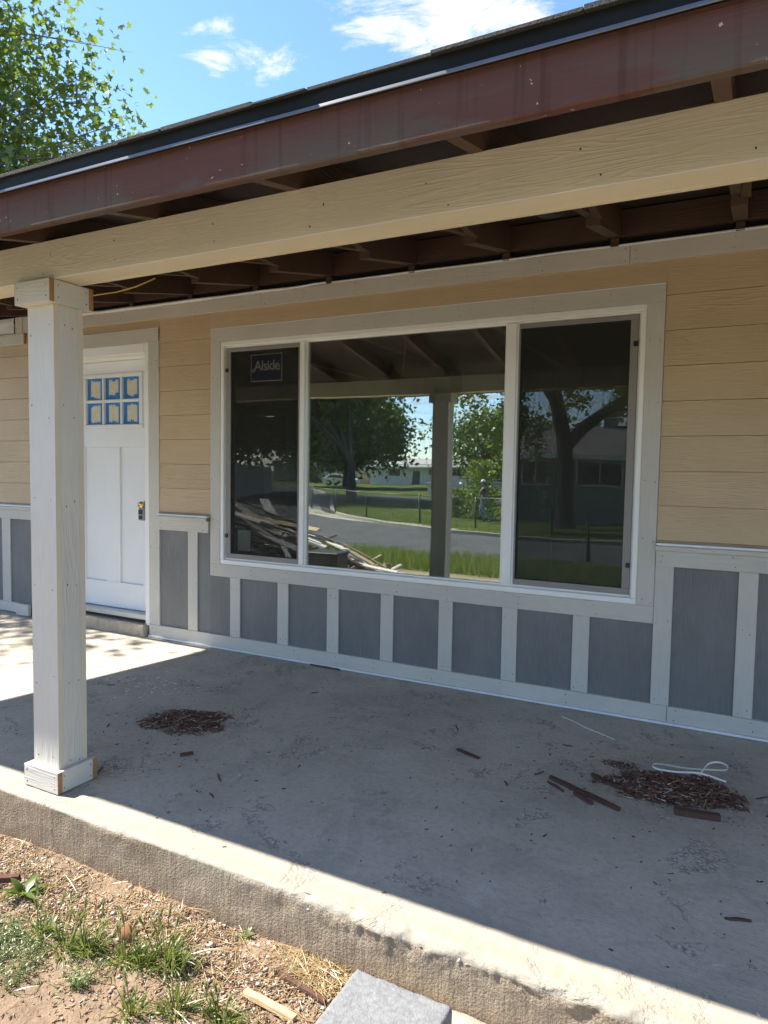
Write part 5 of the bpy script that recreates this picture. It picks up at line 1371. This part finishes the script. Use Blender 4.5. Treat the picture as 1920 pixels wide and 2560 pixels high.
# grass: verge and lawns ----------------------------------------------------
def blade_field(n, fn, L, w):
    V = np.zeros((n, 3, 3), np.float32)
    for k in range(n):
        x, y, z = fn(); a = rng.uniform(0, 6.28); l = L*rng.uniform(.4, 1.1); dx, dy = rng.normal(0, .3, 2)*l
        V[k] = ((x-w*math.cos(a), y-w*math.sin(a), z), (x+w*math.cos(a), y+w*math.sin(a), z), (x+dx, y+dy, z+l))
    return V.reshape(-1, 3), np.arange(n*3).reshape(-1, 3)
def vfn():
    x = rng.uniform(-9, 6); y = rng.uniform(-10.35, -7.0)-max(0, (-4-x))*.45; return x, y, terrain(x, y)-.01
V, F = blade_field(26000, vfn, .30, .008)
tag(obj('verge_grass', fast_mesh('verge_grass', V, F, M['grass'])), 'long unmown grass on the verge before the street', 'grass', kind='stuff')
def lfn():
    x = rng.uniform(-16, 8); y = rng.uniform(-25, -17.8)-max(0, -6-x)*.6; return x, y, -.75
V, F = blade_field(16000, lfn, .10, .012)
tag(obj('lawn_grass', fast_mesh('lawn_grass', V, F, M['grass'])), 'short mown lawn grass behind the chain-link fence', 'grass', kind='stuff')

# ================================================================== PERSON on the corner lawn
def person():
    vs = []; es = []; rad = []
    def add(p, r, par=None):
        vs.append(p); rad.append(r if isinstance(r, tuple) else (r, r))
        if par is not None: es.append((par, len(vs)-1))
        return len(vs)-1
    pel = add((0, 0, .95), (.155, .115)); bel = add((0, .01, 1.10), (.15, .11), pel); che = add((.01, .04, 1.30), (.175, .12), bel); nb = add((.03, .05, 1.44), (.10, .08), che)
    nk = add((.05, .05, 1.52), .055, nb); h1 = add((.075, .05, 1.60), (.075, .085), nk); h2 = add((.085, .05, 1.70), (.078, .092), h1); add((.08, .05, 1.765), (.055, .065), h2)
    for s, swing in ((1, .30), (-1, -.22)):
        sh = add((.02, s*.19, 1.41), .062, nb); el = add((.02-swing*.25, s*.245, 1.14), .044, sh); wr = add((.02+swing*.25, s*.235, .92), .030, el); pm = add((.03+swing*.33, s*.232, .84), (.022, .040), wr)
        for q in range(4): add((.005+swing*.36+.02*q-.02, s*(.228-.004), .755-.012*(q in (1, 2))), .0085, add((.01+swing*.35+.02*q-.025, s*.232, .80), .0095, pm))
        add((.07+swing*.36, s*.215, .815), .009, add((.06+swing*.34, s*.222, .855), .0105, wr))
    for s, k in ((1, (.16, .02, .35)), (-1, (-.02, -.36, -.30))):
        hp = add((0, s*.095, .90), .095, pel); kn = add((k[0], s*.10, .50), .062, hp); ank = (k[1], s*.10, .11 if s > 0 else .20); an = add(ank, .042, kn)
        he = add((ank[0]-.03, ank[1], ank[2]-.06), .040, an); add((ank[0]+.17, ank[1]+s*.02, ank[2]-.075-(.06 if s < 0 else 0)), .036, he)
    me = bpy.data.meshes.new('person'); me.from_pydata(vs, es, []); o = bpy.data.objects.new('person_rig', me); COL.objects.link(o)
    m = o.modifiers.new('skin', 'SKIN'); m.use_smooth_shade = True
    for i, sv in enumerate(me.skin_vertices[0].data): sv.radius = rad[i]; sv.use_root = (i == 0)
    s = o.modifiers.new('sub', 'SUBSURF'); s.levels = 1; s.render_levels = 1
    dg = bpy.context.evaluated_depsgraph_get(); dg.update(); out = bpy.data.meshes.new_from_object(o.evaluated_get(dg)); bpy.data.objects.remove(o)
    out.materials.clear()
    for q in ('skin', 'shirt', 'jeans', 'boots'): out.materials.append(M[q])
    for p in out.polygons:
        c = p.center; arm = abs(c.y) > .17 and c.z < 1.48
        if c.z > 1.485: i = 0
        elif arm and c.z < 1.17: i = 0
        elif c.z > .98 and not (arm and c.z < 1.17): i = 1
        elif c.z < .13: i = 3
        else: i = 2
        if arm and c.z < .95 and abs(c.y) > .195: i = 0
        p.material_index = i; p.use_smooth = True
    return out
M['skin'] = simple('skin', (.42, .25, .17), .6); M['shirt'] = simple('brown_shirt', (.16, .12, .09), .8); M['jeans'] = simple('blue_jeans', (.16, .22, .30), .8); M['boots'] = simple('boots', (.06, .045, .03), .7)
M['hair'] = simple('dark_hair', (.04, .03, .02), .8)
pe = tag(empty('person', (-5.85, -22.9, -.745)), 'person in a white cap, brown shirt and blue jeans walking on the corner lawn', 'person')
pb = obj('body', person(), pe, wl(pe))
cp = [(.0001, .10), (.05, .095), (.085, .06), (.098, .0), (.092, -.005), (.0001, -.004)]
hat = obj('cap', revolve('cap', cp, M['fencewhite'], 18), pe, wl(pe)+Vector((.08, .05, 1.715)))
V = [(.06, -.075, -.004), (.17, -.055, -.018), (.195, 0, -.02), (.17, .055, -.018), (.06, .075, -.004), (.06, -.075, .006), (.17, -.055, -.008), (.195, 0, -.01), (.17, .055, -.008), (.06, .075, .006)]
obj('peak', mesh_from('peak', V, [(0, 1, 2, 3, 4), (9, 8, 7, 6, 5), (0, 5, 6, 1), (1, 6, 7, 2), (2, 7, 8, 3), (3, 8, 9, 4), (4, 9, 5, 0)], M['fencewhite']), pe, wl(pe)+Vector((.08, .05, 1.72)))
obj('hair', revolve('hair', [(.0001, -.10), (.06, -.09), (.088, -.04), (.092, .0), (.0001, .02)], M['hair'], 14), pe, wl(pe)+Vector((.062, .05, 1.705)))
obj('nose', revolve('nose', [(.0001, -.02), (.014, -.018), (.008, .012), (.0001, .03)], M['skin'], 8), pe, wl(pe)+Vector((.172, .05, 1.645)))
for s in (-1, 1):
    obj('ear', revolve('ear', [(.0001, -.03), (.014, -.02), (.018, .005), (.010, .03), (.0001, .034)], M['skin'], 8), pe, wl(pe)+Vector((.075, .05+s*.088, 1.65)))
    obj('eye', revolve('eye', [(.0001, -.010), (.010, 0), (.0001, .010)], M['boots'], 8), pe, wl(pe)+Vector((.162, .05+s*.032, 1.672)))
obj('mouth', mesh_from('mouth', [(.165, -.022, 1.592), (.165, .022, 1.592), (.163, .020, 1.582), (.163, -.020, 1.582), (.150, -.022, 1.592), (.150, .022, 1.592), (.150, .020, 1.582), (.150, -.020, 1.582)], [(0, 1, 2, 3), (7, 6, 5, 4), (0, 4, 5, 1), (1, 5, 6, 2), (2, 6, 7, 3), (3, 7, 4, 0)], M['boots']), pe, wl(pe)+Vector((0, .05, 0)))
pe.rotation_euler = (0, 0, math.pi)
